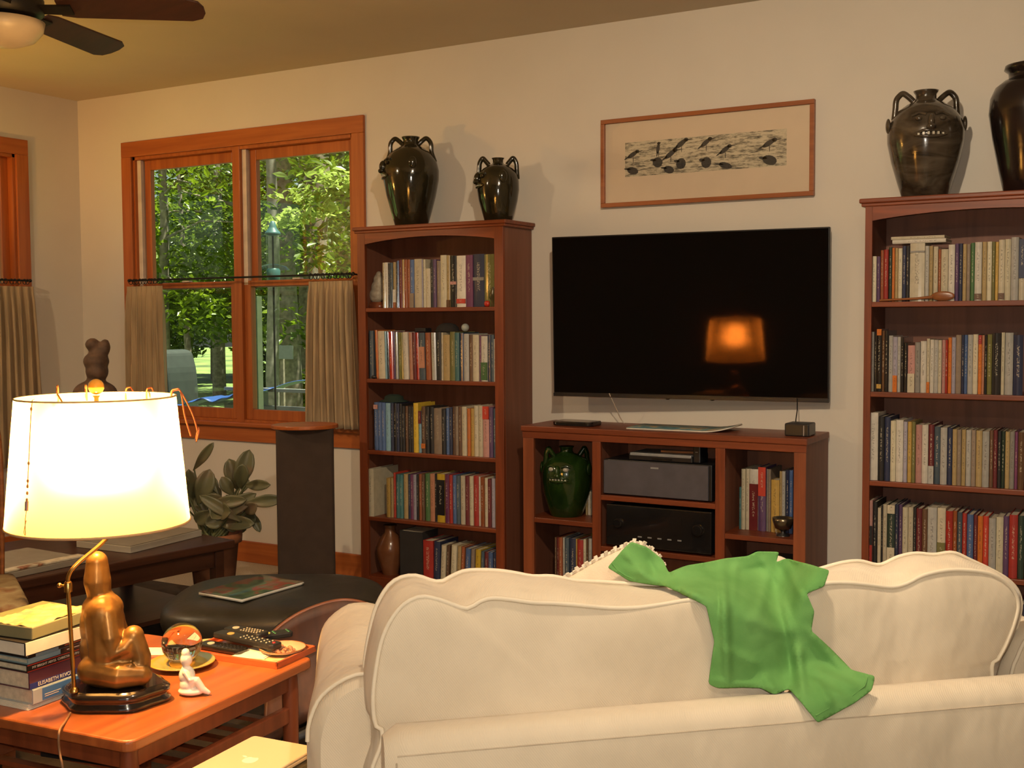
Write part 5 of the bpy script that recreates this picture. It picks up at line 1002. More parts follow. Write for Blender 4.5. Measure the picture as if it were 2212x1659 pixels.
t = stack_item('book', 'thick pale book with a blue spine panel, bottom of the pile by the lamp', 'book', .004, .012, .17, .25, z, .038, [m_b1]); G().box((.0015, .028, .004), (.0021, .235, .034)).build('spine_panel', m_blue, t)
letters('TO PE', .013, m_ink, t, (.0024, .125, .018), RX); g = G().box((.002, .035, .016), (.0024, .085, .018)).box((.002, .035, .011), (.0024, .078, .013)); g.build('small_lettering', m_ink, t); z += .0385
t = stack_item('book', 'plum hardback with white and orange spine lettering, second from the bottom of the pile', 'book', .0, .006, .165, .25, z, .043, [m_b2]); G().box((.0015, .001, .001), (.0021, .249, .015)).build('spine_band', m_bb, t)
letters('ELISABETH REVOL', .0135, m_ink, t, (.0024, .024, .008), RX); letters('TO LIVE', .019, m_or, t, (.0024, .155, .016), RX); z += .0435
t = stack_item('book', 'black book with red bands and pale spine lettering in the pile', 'book', -.004, .004, .15, .23, z, .018, [m_b3]); G().box((.0015, 0, .0155), (.0021, .23, .018)).build('spine_band', m_rd, t); G().box((.0015, 0, 0), (.0021, .23, .0022)).build('spine_band', m_rd, t)
letters('MY BRIGHT ABYSS  CHRISTIAN WIMAN', .0088, m_ink, t, (.0024, .014, .0088), RX, sx=1.02); z += .0185
t = stack_item('book', 'slim light blue book with a dark title block in the pile', 'book', -.006, .008, .15, .23, z, .014, [m_b4]); G().box((.0015, .10, .001), (.0021, .23, .0135)).build('title_block', m_b3, t); G().box((.0021, .12, .006), (.0025, .2, .0085)).build('small_lettering', m_ink, t); z += .0145
t = stack_item('book', 'slim black book with a grey-blue spine patch just below the big white book', 'book', -.004, .01, .15, .235, z, .012, [m_b3]); G().box((.0015, .02, .001), (.0021, .09, .011)).build('spine_patch', m_b4, t); G().box((.0016, .11, .005), (.002, .19, .0075)).build('small_lettering', m_or, t); z += .0125
t = stack_item('book', 'large white book with dark boards near the top of the pile', 'book', .012, -.012, .19, .27, z, .034, [m_b3]); G().box((-.188, .001, .0025), (.0022, .268, .0335)).build('white_jacket', m_paper, t); z += .0345
x = NT('embossed_gilt'); x.l(x.ramp(x.tex(22, detail=4), [(.35, (.34, .22, .08)), (.7, (.52, .38, .17))]), x.b.inputs['Base Color']); x.set(Roughness=.6); x.bump(x.tex(26, detail=3), 1, .012); m_emb = x.m
m_bx = plain('olive_board', (.20, .19, .10), .8, var=.1)
t = thing('embossed_book', 'fat old book with a tan embossed cover on top of the pile', 'book', (nc.x+.008, nc.y+.012, z), SR+.06)
G().box((-.15, 0, 0), (0, .205, .032)).build('block', m_bx, t, bevel=.003)
o = G().grid(lambda u, v: V((-.148+.146*u, .002+.201*v, .0335+.0045*noise.noise(V((u*7, v*9, .3)))+.0025*math.sin(u*11)*math.sin(v*9))), 60, 80).build('embossed_cover', m_emb, t); o.modifiers.new('s', 'SOLIDIFY').thickness = .003
t = thing('green_book', 'flat green book lying behind the embossed one at the left', 'book', (nc.x-.150, nc.y+.02, z), SR+.02); G().box((-.07, 0, 0), (0, .22, .022)).build('cover', plain('moss_cloth', (.11, .12, .05), .8), t, bevel=.002); G().box((-.066, -.001, .003), (-.004, .218, .019)).build('pages', m_page, t)

# ------------------------------------------------------------------ crystal ball, plate, figurine, tray
c = TT(394, 1440); s = (c-CAM).dot(_f)/FPX; rp = 70*s
x = NT('yellow_green_glaze'); x.l(x.ramp(x.tex(10), [(.4, (.46, .30, .04)), (.62, (.30, .30, .10))]), x.b.inputs['Base Color']); x.set(Roughness=.2, Coat_Weight=.6)
t = thing('glazed_plate', 'yellow-green glazed plate under the glass ball', 'plate', (c.x, c.y, TZ)); G().lathe([(rp*.5, 0), (rp*.55, .002), (rp*.98, .014), (rp, .017), (rp*.97, .018), (rp*.6, .007), (.002, .006)], 48).build('plate', x.m, t)
t = thing('amber_stand', 'amber glass ring holding the crystal ball', 'stand', (c.x, c.y, TZ+.0065)); G().lathe([(.034, 0), (.036, .006), (.030, .014), (.022, .010), (.022, 0)], 36, cap=False).build('ring', m_amb, t)
rb = 43*s; t = thing('crystal_ball', 'clear glass ball on the glazed plate beside the lamp', 'ball', (c.x, c.y, TZ+.0115+rb)); G().sphere((0, 0, 0), rb, 48, 32).build('ball', m_crystal, t)
c = TT(422, 1500); s = (c-CAM).dot(_f)/FPX; FX = lambda px: (px-422)*s; FZ = lambda py: (1503-py)*s
t = thing('porcelain_figurine', 'small white porcelain seated figurine at the front of the table', 'figurine', (c.x, c.y, TZ+.0005), YAW)
blob('figure', [('s', (FX(403), 0, FZ(1413)), (.011, .011, .013)), ('s', (FX(404), 0, FZ(1427)), (.0155, .015, .0175)), ('t', [(FX(404), 0, FZ(1437)), (FX(403), 0, FZ(1447))], [.009, .012]), ('s', (FX(405), 0, FZ(1462)), (.021, .019, .026)), ('s', (FX(408), 0, FZ(1482)), (.023, .022, .026)),
    ('s', (FX(415), 0, .010), (.036, .028, .012)), ('t', [(FX(415), -.008, FZ(1478)), (FX(428), -.010, FZ(1470)), (FX(440), -.010, FZ(1490)), (FX(452), -.008, .007)], [.013, .011, .010, .006]), ('t', [(FX(405), -.014, FZ(1452)), (FX(416), -.018, FZ(1468)), (FX(426), -.012, FZ(1466))], [.008, .007, .006])], m_porc, t, .0018, 3)
n0 = TT(598, 1443, .004); n1 = TT(683, 1404, .004); n2 = TT(432, 1400, .004)
ex = (n1-n0); ey = (n2-n0); wx, wy = ex.length, ey.length; az = math.atan2(ex.y, ex.x)
m_orl = plain('orange_lacquer', (.42, .085, .025), .3, coat=.5); m_mapp = NT('patterned_paper'); m_mapp.l(m_mapp.ramp(m_mapp.tex(25), [(.4, (.60, .44, .22)), (.7, (.40, .24, .10))]), m_mapp.b.inputs['Base Color']); m_mapp = m_mapp.m
ez = Matrix.Rotation(az, 3, 'Z').inverted() @ ey; sgn = 1 if ez.y > 0 else -1
t = thing('lacquer_tray', 'orange lacquered tray with remotes and a plate on the table', 'tray', (n0.x, n0.y, TZ+.0005), az)
G().box((0, 0, 0), (wx, sgn*wy, .006)).build('tray_bottom', m_orl, t)
for a_, b_ in (((0, 0), (wx, sgn*.008)), ((0, sgn*(wy-.008)), (wx, sgn*wy)), ((0, 0), (.008, sgn*wy)), ((wx-.008, 0), (wx, sgn*wy))): G().box((a_[0], a_[1], .004), (b_[0], b_[1], .017)).build('tray_rim', m_orl, t, bevel=.002)
t2 = thing('patterned_sheet', 'yellow patterned paper lying in the tray', 'paper', (n0.x, n0.y, TZ+.007), az); G().box((.012, sgn*.012, 0), (wx-.012, sgn*(wy*.55), .001)).build('sheet', m_mapp, t2)
def TY(px, py, dz=.0085): return TT(px, py, dz)
c = TY(551, 1412, .009); t = thing('note_card', 'folded white card between the remotes and the plate', 'card', (c.x, c.y, TZ+.0085), az+.2); G().box((-.045, -.05, 0), (.045, .05, .002)).build('sheet', m_paper, t); G().box((-.04, -.045, .0021), (.04, .03, .004)).build('sheet', m_paper, t)
c = TY(611, 1406, .012); s = (c-CAM).dot(_f)/FPX; t = thing('small_dish', 'round white rimmed dish of nuts in the tray', 'dish', (c.x, c.y, TZ+.0088)); R_ = 50*s
x = NT('cream_dish'); x.set(Base_Color=(.60, .42, .26, 1), Roughness=.25, Coat_Weight=.5); G().lathe([(R_*.5, 0), (R_*.9, .008), (R_, .013), (R_*.97, .0145), (R_*.55, .004), (.002, .0035)], 48).build('dish', x.m, t)
G().tube([(R_*.985*math.cos(2*PI*k/48), R_*.985*math.sin(2*PI*k/48), .0142) for k in range(48)], .0016, 6, True).build('painted_rim', m_spoon, t)
m_nut = plain('nut_brown', (.33, .14, .07), .6, var=.4, scale=60); rr_ = random.Random(9); nut0 = None
for k in range(34):
    a = rr_.uniform(0, 6.28); r = R_*.55*math.sqrt(rr_.random())
    if nut0 is None: nut0 = G().sphere((0, 0, 0), (.0065, .0042, .0042), 10, 8).build('nut', m_nut); o = nut0
    else: o = nut0.copy(); COL.objects.link(o)
    o.location = (c.x+r*math.cos(a)+.004, c.y+r*math.sin(a)-.008, TZ+.0168+.004*rr_.random()); o.rotation_euler = (rr_.uniform(-.4, .4), rr_.uniform(-.4, .4), rr_.uniform(0, 6)); sc__ = rr_.uniform(.75, 1.25); o.scale = (sc__,)*3
    tag(o, 'small brown nut in the heap on the rimmed dish', 'nut', 'nuts on the dish in the tray')
def remote(name, label, p0, p1, w, mat, btn, z, h=.016, red=False, cat='remote control', rows=6, colr=None):
    a, b = TY(*p0, z), TY(*p1, z); d = b-a; L_ = d.length; t = thing(name, label, cat, ((a.x+b.x)/2, (a.y+b.y)/2, TZ+z), math.atan2(d.y, d.x))
    o = G().prism(rrect(-L_/2, -w/2, L_/2, w/2, w*.3), 0, h).build('casing', mat, t, bevel=.004, seg=2)
    for i in range(rows):
        for j in range(3): G().lathe([(.0028, 0), (.0026, .0018)], 10, (L_*(-.05+.42*i/max(1, rows-1)), (j-1)*w*.27, h-.0005)).build('button', btn, t)
    G().lathe([(.011, 0), (.0105, .002)], 20, (-L_*.27, 0, h-.0005)).build('navigation_ring', colr or btn, t)
    if red: G().lathe([(.005, 0), (.0045, .002)], 12, (L_*.44, 0, h-.0005)).build('power_button', col('red_button', (.5, .02, .02)), t)
    return t
m_btn = plain('pale_button', (.42, .38, .30), .4)
remote('remote_control', 'black remote with rows of pale keys, topmost of the remotes', (470, 1374), (600, 1402), .046, m_black, m_btn, .026, red=True, colr=col('gold_ring', (.45, .27, .08)))
remote('remote_control', 'silver and black remote behind the topmost black one', (492, 1364), (572, 1378), .05, m_black, col('silver_key', (.44, .36, .27)), .024, rows=7)
remote('remote_control', 'flat black remote with one oval pale key, nearest the glass ball', (435, 1396), (528, 1412), .05, m_blackgl, m_black, .009, h=.014, colr=m_btn)
remote('remote_control', 'black remote with coloured keys at the far end of the tray', (560, 1382), (630, 1372), .045, m_black, col('green_key', (.08, .3, .12)), .009, rows=2, colr=col('yellow_key', (.6, .5, .1)))
for i, (px, py, rz, m, lab) in enumerate([(338, 1408, .5, m_paper, 'folded white paper between the lamp and the glass ball'), (452, 1388, .9, m_mapp, 'yellowish paper scrap right behind the glass ball')]):
    c = TT(px, py); t = thing('paper_scrap', lab, 'paper', (c.x, c.y, TZ+.0006), rz); G().box((-.045, -.035, 0), (.045, .035, .002)).build('sheet', m, t); G().box((-.04, -.03, .0021), (.02, .025, .004), Matrix.Rotation(.2, 4, 'Z')).build('fold', m, t)
# ================================================================== SOFA
SP = V((1.621, -3.669, 0)); SE = V((.737, .676, 0)).normalized(); SN = V((-SE.y, SE.x, 0)); SA = math.atan2(SE.y, SE.x)
x = NT('cream_linen'); n1 = x.tex(3.5, detail=4); x.l(x.ramp(n1, [(.3, (.57, .48, .355)), (.7, (.66, .565, .43))]), x.b.inputs['Base Color']); x.set(Roughness=.95, Sheen_Weight=.2)
tc = x.n('TexCoord'); mp = x.n('Mapping'); mp.inputs['Rotation'].default_value = (.5, .3, .785); x.l(tc.outputs['Object'], mp.inputs[0])
wv = x.n('TexWave'); wv.inputs['Scale'].default_value = 95; wv.inputs['Distortion'].default_value = 1.5; wv.inputs['Detail'].default_value = 2; x.l(mp.outputs[0], wv.inputs['Vector'])
n2 = x.tex(7, (1, 1, .5), 3); bp = x.n('Bump'); bp.inputs['Strength'].default_value = .22; bp.inputs['Distance'].default_value = .0015; x.l(wv.outputs['Fac'], bp.inputs['Height'])
b2_ = x.n('Bump'); b2_.inputs['Strength'].default_value = .6; b2_.inputs['Distance'].default_value = .035; x.l(n2, b2_.inputs['Height']); x.l(bp.outputs[0], b2_.inputs['Normal']); x.l(b2_.outputs[0], x.b.inputs['Normal'])
m_linen = x.m; m_seam = plain('linen_seam', (.46, .38, .28), .95); m_pipe = plain('cream_piping', (.70, .61, .47), .85, var=.04, bump=.3, bscale=900)
def S(s, o, z): return SP+SE*s+SN*o+V((0, 0, z))
def suv(px, py, off):
    d = ray(px, py); t_ = (SP+SN*off-CAM).dot(SN)/d.dot(SN); p = CAM+d*t_; return ((p-SP).dot(SE), p.z)
sofa = thing('sofa', 'cream linen sofa seen from behind with piped cushions', 'sofa', SP, SA)
L = Matrix.Rotation(SA, 4, 'Z'); inv = (Matrix.Translation(SP) @ L).inverted()
def sb(g, name, mat, parent=sofa, **k):
    g.v = [tuple(inv @ V(v)) for v in g.v]; return g.build(name, mat, parent, **k)
BVH_V, BVH_F = [], []
def reg(g, off=0):
    o = len(BVH_V); BVH_V.extend([V(v) for v in g.v]); BVH_F.extend([tuple(o+i for i in f) for f in g.f])
W_S = 1.62
# back frame (rounded rail) as a closed profile swept along s
def prof_sweep(prof, s0, s1, n=40, ends=.03):
    g = G(); m = len(prof); vs = []; fs = []
    for k in range(n+1):
        s = s0+(s1-s0)*k/n; e = min(s-s0, s1-s); ins = ends*(1-math.sqrt(max(0, 1-(1-min(1, e/ends))**2))) if ends > 0 else 0
        cx_ = sum(p[0] for p in prof)/m; cz_ = sum(p[1] for p in prof)/m
        for o, z in prof:
            f = 1-ins/ .06; vs.append(S(s, cx_+(o-cx_)*max(f, .5) if ins else o, z-(ins*.8 if z > cz_ else 0)))
    for k in range(n):
        for i in range(m): j = (i+1) % m; fs.append((k*m+i, k*m+j, (k+1)*m+j, (k+1)*m+i))
    g.add(vs, fs, True); g.add(vs[:m][::-1], [tuple(range(m))]); g.add(vs[-m:], [tuple(range(m))]); return g
pr = [(0, .12), (0, .70), (.003, .722), (.012, .740), (.026, .749), (.05, .752), (.074, .748), (.088, .738), (.095, .72), (.095, .12)]
g = prof_sweep(pr, -.032, W_S, 60, .02); reg(g); sb(g, 'back_frame', m_linen)
for z_, o_ in ((.741, .0095),):
    g = G().tube([S(-.01+1.62*k/60, .0015, .712) for k in range(61)], .0016, 6); sb(g, 'seam', m_seam)
g = G().tube([S(-.012, .0, .12), S(-.012, .0, .4), S(-.012, .0, .70)], .0016, 6); sb(g, 'seam', m_seam)
# seat base, seat cushions, legs
g = G().box((0, 0, 0), (1, 1, 1)); g.v = [tuple(S(-.01+v[0]*1.50, .095+v[1]*.76, .12+v[2]*.28)) for v in g.v]; sb(g, 'seat_base', m_linen, bevel=.01)
for a, b in ((.02, .745), (.755, 1.46)):
    f = sbox((a, .26, .40), (b, .88, .56), .3); g = G().grid(lambda u, v: S(*f(u, v)), 64, 24); sb(g, 'seat_cushion', m_linen)
for a, b in ((.03, .08), (1.5, .08), (.03, .8), (1.5, .8)):
    g = G().lathe([(.018, 0), (.026, .12)], 16, tuple(S(a, b, 0))); sb(g, 'leg', m_teakz)
# arms: rolled top, loft from back to front
def arm(side):
    M_ = 22; K = 20
    def P_(i, k):
        t_ = k/K; o = .21+.66*t_; sh_ = .055*t_ if side < 0 else 0; w = .20; top = .80-.02*math.sin(PI*t_)
        a = PI*i/M_
        if i == 0: q = (-.165, .10)
        elif i == M_: q = (.055, .30)
        else:
            a = PI*(i-1)/(M_-2); q = (-.055-.112*math.cos(a)*(1 if a < PI/2 else .9), top-.125+.125*math.sin(a)**.85)
        s_, z = q
        e_ = min(t_, 1-t_)*.66; rr2 = .05
        if e_ < rr2: c_ = 1-math.sqrt(1-(1-e_/rr2)**2); s_ += (-.055-s_)*c_*.25; z -= .025*c_
        wob = .006*noise.noise(V((o*6, i*.4, 1.3)))
        s_ += sh_+wob
        return S(s_ if side < 0 else 1.46-s_, o, z+wob)
    g = G(); vs = [P_(i, k) for k in range(K+1) for i in range(M_+1)]; n_ = M_+1
    g.add(vs, [(k*n_+i, k*n_+i+1, (k+1)*n_+i+1, (k+1)*n_+i) for k in range(K) for i in range(M_)], True)
    g.add(vs[:n_], [tuple(range(n_))]); g.add(vs[-n_:], [tuple(range(n_))[::-1]])
    reg(g); sb(g, 'armrest', m_linen, fix=True)
    g = G().tube([P_(i, 1)-SN*.012 for i in range(1, M_)], .0045, 8); sb(g, 'piping', m_pipe)
arm(-1); arm(1)
# ------------------------------------------------------------------ back cushions
def resample(P, n):
    P = [V(p) for p in P]; L_ = [0]
    for i in range(len(P)): L_.append(L_[-1]+(P[(i+1) % len(P)]-P[i]).length)
    T_ = L_[-1]; out_ = []; j = 0
    for k in range(n):
        d = T_*k/n
        while L_[j+1] < d: j += 1
        f = (d-L_[j])/max(1e-9, L_[j+1]-L_[j]); out_.append(P[j].lerp(P[(j+1) % len(P)], f))
    return out_
def back_cushion(rear, front, o0, o1, seed, name='back_cushion', pipes=True, bulge=(.02, .04)):
    """rear / front: closed outlines in (s, z), same start corner and sense"""
    N = 160
    def sm(P):
        P = [V((p[0], p[1], 0)) for p in P]; P = resample(spline(P, 5, True), N); return P
    A, B = sm(rear), sm(front); g = G(); rows = []
    K = 8
    for k in range(1, K+1):                                   # rear cap from centre outwards
        f = math.sin(PI/2*k/K); c_ = sum(A, V())/N
        rows.append([(c_.lerp(p, f), o0-bulge[0]*(1-f**2)**.7) for p in A])
    R_ = 6
    for k in range(1, R_):
        t_ = k/R_; rows.append([(A[i].lerp(B[i], t_)+(A[i]-sum(A, V())/N).normalized()*.012*math.sin(PI*t_), o0+(o1-o0)*t_) for i in range(N)])
    for k in range(K, 0, -1):
        f = math.sin(PI/2*k/K); c_ = sum(B, V())/N; rows.append([(c_.lerp(p, f), o1+bulge[1]*(1-f**2)**.7) for p in B])
    vs = []; fs = []
    for r_ in rows:
        for p, o in r_:
            w_ = noise.noise(V((p.x*4, p.y*5, seed)))*.011*(1 if o0 < o < o1 else .7); vs.append(S(p.x, o+(w_ if o <= o0 else 0), p.y+(w_ if o0 < o < o1 else 0)))
    for j in range(len(rows)-1):
        for i in range(N): i2 = (i+1) % N; fs.append((j*N+i, j*N+i2, (j+1)*N+i2, (j+1)*N+i))
    g.add(vs, fs, True); g.add(vs[:N], [tuple(range(N))], True); g.add(vs[-N:], [tuple(range(N))[::-1]], True)
    reg(g); cu = sb(g, name, m_linen)
    if pipes:
        for Q, o in ((A, o0-.001), (B, o1)):
            g = G().tube([S(p.x+(p-sum(Q, V())/N).normalized().x*.003, o, p.y+(p-sum(Q, V())/N).normalized().y*.003) for p in Q], .0048, 8, True)
            reg(g); q = sb(g, 'piping', m_pipe, None); q.parent = cu
    return cu
OA, OB = .122, .285
Lr = [(831, 1584), (814, 1565), (809, 1504), (817, 1435), (828, 1383), (845, 1344), (870, 1311), (897, 1294), (919, 1290), (944, 1295), (972, 1304), (1005, 1316), (1022, 1312), (1041, 1300), (1066, 1294), (1110, 1298), (1152, 1304), (1200, 1306), (1241, 1309), (1317, 1316), (1374, 1315), (1426, 1308), (1493, 1298), (1550, 1303), (1610, 1318), (1655, 1350), (1675, 1400), (1682, 1460), (1682, 1510)]
Lf = [(812, 1570), (806, 1560), (798, 1532), (791, 1490), (791, 1435), (796, 1394), (803, 1358), (814, 1316), (834, 1277), (856, 1255), (881, 1246), (906, 1246), (928, 1254), (953, 1259), (972, 1250), (1000, 1237), (1027, 1234), (1072, 1235), (1110, 1240), (1152, 1248), (1193, 1248), (1241, 1257), (1300, 1260), (1350, 1263), (1402, 1265), (1470, 1266), (1540, 1268), (1600, 1280), (1640, 1310), (1660, 1380), (1660, 1450)]
Rr = [(1736, 1520), (1730, 1440), (1730, 1360), (1738, 1300), (1754, 1274), (1778, 1263), (1826, 1261), (1873, 1265), (1925, 1271), (1959, 1263), (1992, 1246), (2040, 1235), (2087, 1234), (2135, 1241), (2168, 1258), (2189, 1282), (2196, 1310), (2187, 1348), (2170, 1391), (2149, 1429), (2139, 1440)]
Rf = [(1722, 1480), (1716, 1400), (1718, 1320), (1728, 1262), (1750, 1240), (1783, 1228), (1826, 1217), (1859, 1215), (1887, 1222), (1906, 1222), (1940, 1206), (1978, 1198), (2016, 1201), (2056, 1196), (2092, 1211), (2135, 1231), (2172, 1252), (2195, 1276), (2203, 1306), (2196, 1345), (2180, 1385), (2160, 1420)]
def closing(P, off, sa, sb_): q = [suv(x_, y_, off) for x_, y_ in P]; return [(sa, .56)]+q+[(sb_, .56)]
a = closing(Lr, OA, .015, .73); b = closing(Lf, OB, .02, .73); back_cushion(a, b, OA, OB, 1.7)
a = closing(Rr, OA, .80, 1.25); b = closing(Rf, OB, .80, 1.27); back_cushion(a, b, OA, OB, 5.2)
# ------------------------------------------------------------------ throw pillows in front of the cushions
def pillow(P, off, label, mat, fringe=None, th=.05):
    Q = [suv(x_, y_, off) for x_, y_ in P]; N = 120; A = resample(spline([V((p[0], p[1], 0)) for p in Q], 5, True), N); c_ = sum(A, V())/N
    loc = S(c_.x, off, c_.y); t = thing('throw_pillow', label, 'pillow', loc); g = G(); rows = []; K = 8
    for sg in (-1, 1):
        for k in (range(1, K+1) if sg < 0 else range(K-1, 0, -1)):
            f = math.sin(PI/2*k/K); rows.append([S(c_.lerp(p, f).x, off+sg*th*math.sqrt(max(0, 1-f**2.2)), c_.lerp(p, f).y) for p in A])
    vs = [p for r_ in rows for p in r_]; fs = [(j*N+i, j*N+(i+1) % N, (j+1)*N+(i+1) % N, (j+1)*N+i) for j in range(len(rows)-1) for i in range(N)]
    g.add(vs, fs, True); g.add(vs[:N], [tuple(range(N))], True); g.add(vs[-N:], [tuple(range(N))[::-1]], True); reg(g); g.build('cover', mat, t, loc)
    if fringe:
        g = G()
        for i in range(N):
            p = A[i]; d = (p-c_).normalized(); q_ = A[(i+1) % N]
            for h_ in (0, .34, .67):
                p2 = p.lerp(q_, h_); e = p2+d*(.005+.003*((i*7+int(h_*9)) % 3)); g.tube([S(p2.x, off, p2.y), S(e.x, off-.003+.006*((i*5) % 2), e.y)], .0022, 4)
        g.build('fringe', fringe, t, loc)
    return t
m_peach = plain('peach_chenille', (.72, .56, .40), .95, bump=.6, bscale=260)
pillow([(1180, 1272), (1218, 1252), (1255, 1231), (1300, 1206), (1345, 1184), (1372, 1174), (1405, 1190), (1432, 1228), (1448, 1300), (1440, 1400), (1300, 1420), (1180, 1380)], .35, 'peach fringed throw pillow leaning behind the left sofa cushion', m_peach, m_pipe, .045)
pillow([(1455, 1300), (1462, 1250), (1490, 1226), (1535, 1219), (1580, 1211), (1630, 1203), (1680, 1200), (1715, 1216), (1750, 1226), (1778, 1240), (1780, 1300), (1775, 1400), (1600, 1420), (1460, 1400)], .345, 'cream throw pillow hidden under the green shirt', m_linen, None, .04)

# ================================================================== GREEN T-SHIRT
bvh = BVHTree.FromPolygons(BVH_V, BVH_F)
OUTL = [(1312, 1226), (1350, 1182), (1364, 1170), (1398, 1182), (1431, 1208), (1445, 1238), (1483, 1222), (1531, 1214), (1569, 1206), (1616, 1201), (1635, 1191), (1683, 1192), (1676, 1215), (1697, 1206), (1740, 1217), (1792, 1232), (1780, 1267), (1742, 1282), (1759, 1320), (1752, 1362), (1788, 1396), (1840, 1448), (1890, 1460), (1883, 1491), (1845, 1519), (1766, 1561), (1726, 1512), (1704, 1488), (1673, 1500), (1645, 1486), (1607, 1484), (1550, 1486), (1530, 1477), (1543, 1386), (1526, 1310), (1502, 1296), (1440, 1267), (1360, 1255)]
def dense(P, st):
    o_ = []
    for a, b in zip(P, P[1:]+P[:1]):
        n_ = max(1, int(math.hypot(b[0]-a[0], b[1]-a[1])/st))
        for k in range(n_): o_.append((a[0]+(b[0]-a[0])*k/n_, a[1]+(b[1]-a[1])*k/n_))
    return o_
edge = dense(OUTL, 8)
def inside(x_, y_, P=OUTL):
    c_ = False
    for (a, b), (c2, d2) in zip(P, P[1:]+P[:1]):
        if (b > y_) != (d2 > y_) and x_ < (c2-a)*(y_-b)/(d2-b)+a: c_ = not c_
    return c_
pts = [V(p) for p in edge]
for iy in range(1165, 1566, 8):
    for ix in range(1305, 1896, 8):
        x_, y_ = ix+4*((iy//8) % 2), iy
        if inside(x_, y_) and min((x_-e[0])**2+(y_-e[1])**2 for e in edge) > 26: pts.append(V((x_, y_)))
vv, _, ff, *_r2 = delaunay_2d_cdt(pts, [(i, (i+1) % len(edge)) for i in range(len(edge))], [], 1, 1e-5)
def fall(x_, y_):
    d = ray(x_, y_); return (SP+SN*.32-CAM).dot(SN)/d.dot(SN)
D0 = []
for p in vv:
    d = ray(p.x, p.y); h = bvh.ray_cast(CAM, d.normalized()); D0.append(h[3]/d.length if h[0] is not None and h[3] < 4.0 else None)
adj = [set() for _ in vv]
for f in ff:
    for i in range(len(f)): adj[f[i]].add(f[i-1]); adj[f[i-1]].add(f[i])
Dp = [d if d is not None else fall(p.x, p.y) for d, p in zip(D0, vv)]
hit = [d is not None for d in D0]
SM = list(Dp)
for it in range(3): SM = [min([SM[i]]+[SM[j] for j in adj[i] if SM[i]-SM[j] < .16]) for i in range(len(vv))]
local_min = [min([Dp[i]]+[Dp[j] for j in adj[i] if abs(Dp[i]-Dp[j]) < .05]) for i in range(len(vv))]
for it in range(14): SM = [SM[i]*.35+.65*sum(SM[j] for j in adj[i])/max(1, len(adj[i])) for i in range(len(vv))]
DF = [min(SM[i], local_min[i]) if hit[i] else SM[i] for i in range(len(vv))]
for it in range(4): DF = [min(local_min[i] if hit[i] else 9, DF[i]*.4+.6*sum(DF[j] for j in adj[i])/max(1, len(adj[i]))) for i in range(len(vv))]
CR = [((1660, 1230), (1640, 1330), 10, .007), ((1600, 1330), (1700, 1370), 12, .005), ((1560, 1400), (1640, 1440), 10, .005), ((1690, 1290), (1712, 1380), 8, .008), ((1590, 1240), (1650, 1225), 8, -.006), ((1395, 1200), (1420, 1250), 6, -.006), ((1760, 1470), (1800, 1525), 8, .006), ((1560, 1215), (1572, 1480), 9, .010), ((1548, 1240), (1556, 1330), 5, -.006), ((1590, 1215), (1585, 1300), 6, .005), ((1722, 1390), (1735, 1500), 9, .012), ((1745, 1360), (1830, 1455), 10, .008), ((1700, 1400), (1712, 1480), 6, -.005),
      ((1350, 1225), (1540, 1300), 9, .009), ((1380, 1250), (1520, 1290), 5, .006), ((1740, 1440), (1860, 1490), 9, .008), ((1745, 1465), (1830, 1512), 6, .005), ((1535, 1470), (1690, 1486), 5, .004), ((1640, 1200), (1690, 1260), 8, .006), ((1700, 1215), (1730, 1290), 7, .006), ((1345, 1190), (1400, 1245), 7, .007), ((1450, 1240), (1530, 1235), 6, .006), ((1650, 1460), (1672, 1494), 5, .006)]
def crease(x_, y_):
    t_ = 0
    for (a, b), (c2, d2), w_, h_ in CR:
        ux, uy = c2-a, d2-b; l2 = ux*ux+uy*uy; k = max(0, min(1, ((x_-a)*ux+(y_-b)*uy)/l2)); dd = math.hypot(x_-a-k*ux, y_-b-k*uy)
        t_ += h_*math.exp(-(dd/w_)**2)*min(1, 4*k+.2, 4*(1-k)+.2)
    return t_
for it in range(5): DF = [DF[i]*.4+.6*sum(DF[j] for j in adj[i])/max(1, len(adj[i])) for i in range(len(vv))]
vs = [CAM+ray(p.x, p.y)*(DF[i]-.018-1.5*max(0, crease(p.x, p.y))-.004*abs(noise.noise(V((p.x*.02, p.y*.02, 2))))+min(.008, max(-.0, -1.3*crease(p.x, p.y)))) for i, p in enumerate(vv)]
ce = sum(vs, V())/len(vs); x = NT('green_jersey'); n1 = x.tex(12, detail=3); x.l(x.ramp(n1, [(.3, (.11, .27, .075)), (.7, (.15, .33, .10))]), x.b.inputs['Base Color']); x.set(Roughness=1.0, Specular_IOR_Level=.1); x.bump(x.tex(480), .5, .001); m_grn = x.m
g = G().add(vs, [tuple(f) for f in ff], True); t = thing('tshirt', 'crumpled green T-shirt thrown over the back of the cream sofa', 't-shirt', ce)
o = g.build('cloth', m_grn, t, ce); o.modifiers.new('sub', 'SUBSURF').render_levels = 1; m = o.modifiers.new('thick', 'SOLIDIFY'); m.thickness = .0035; m.offset = 1 if False else 0
def on_shirt(px, py, out_=.021):
    j = min(range(len(vv)), key=lambda i: (vv[i].x-px)**2+(vv[i].y-py)**2); return CAM+ray(px, py)*(DF[j]-out_)
for nm, line in (('sleeve_hem', [(1322, 1217), (1334, 1232), (1352, 1244), (1366, 1250)]), ('sleeve_hem', [(1874, 1462), (1868, 1482), (1838, 1505), (1790, 1530), (1762, 1546)]), ('bottom_hem', [(1537, 1470), (1560, 1476), (1600, 1474), (1640, 1476)])):
    G().tube([on_shirt(*p) for p in line], .0016, 6).build(nm, m_grn, t, ce)

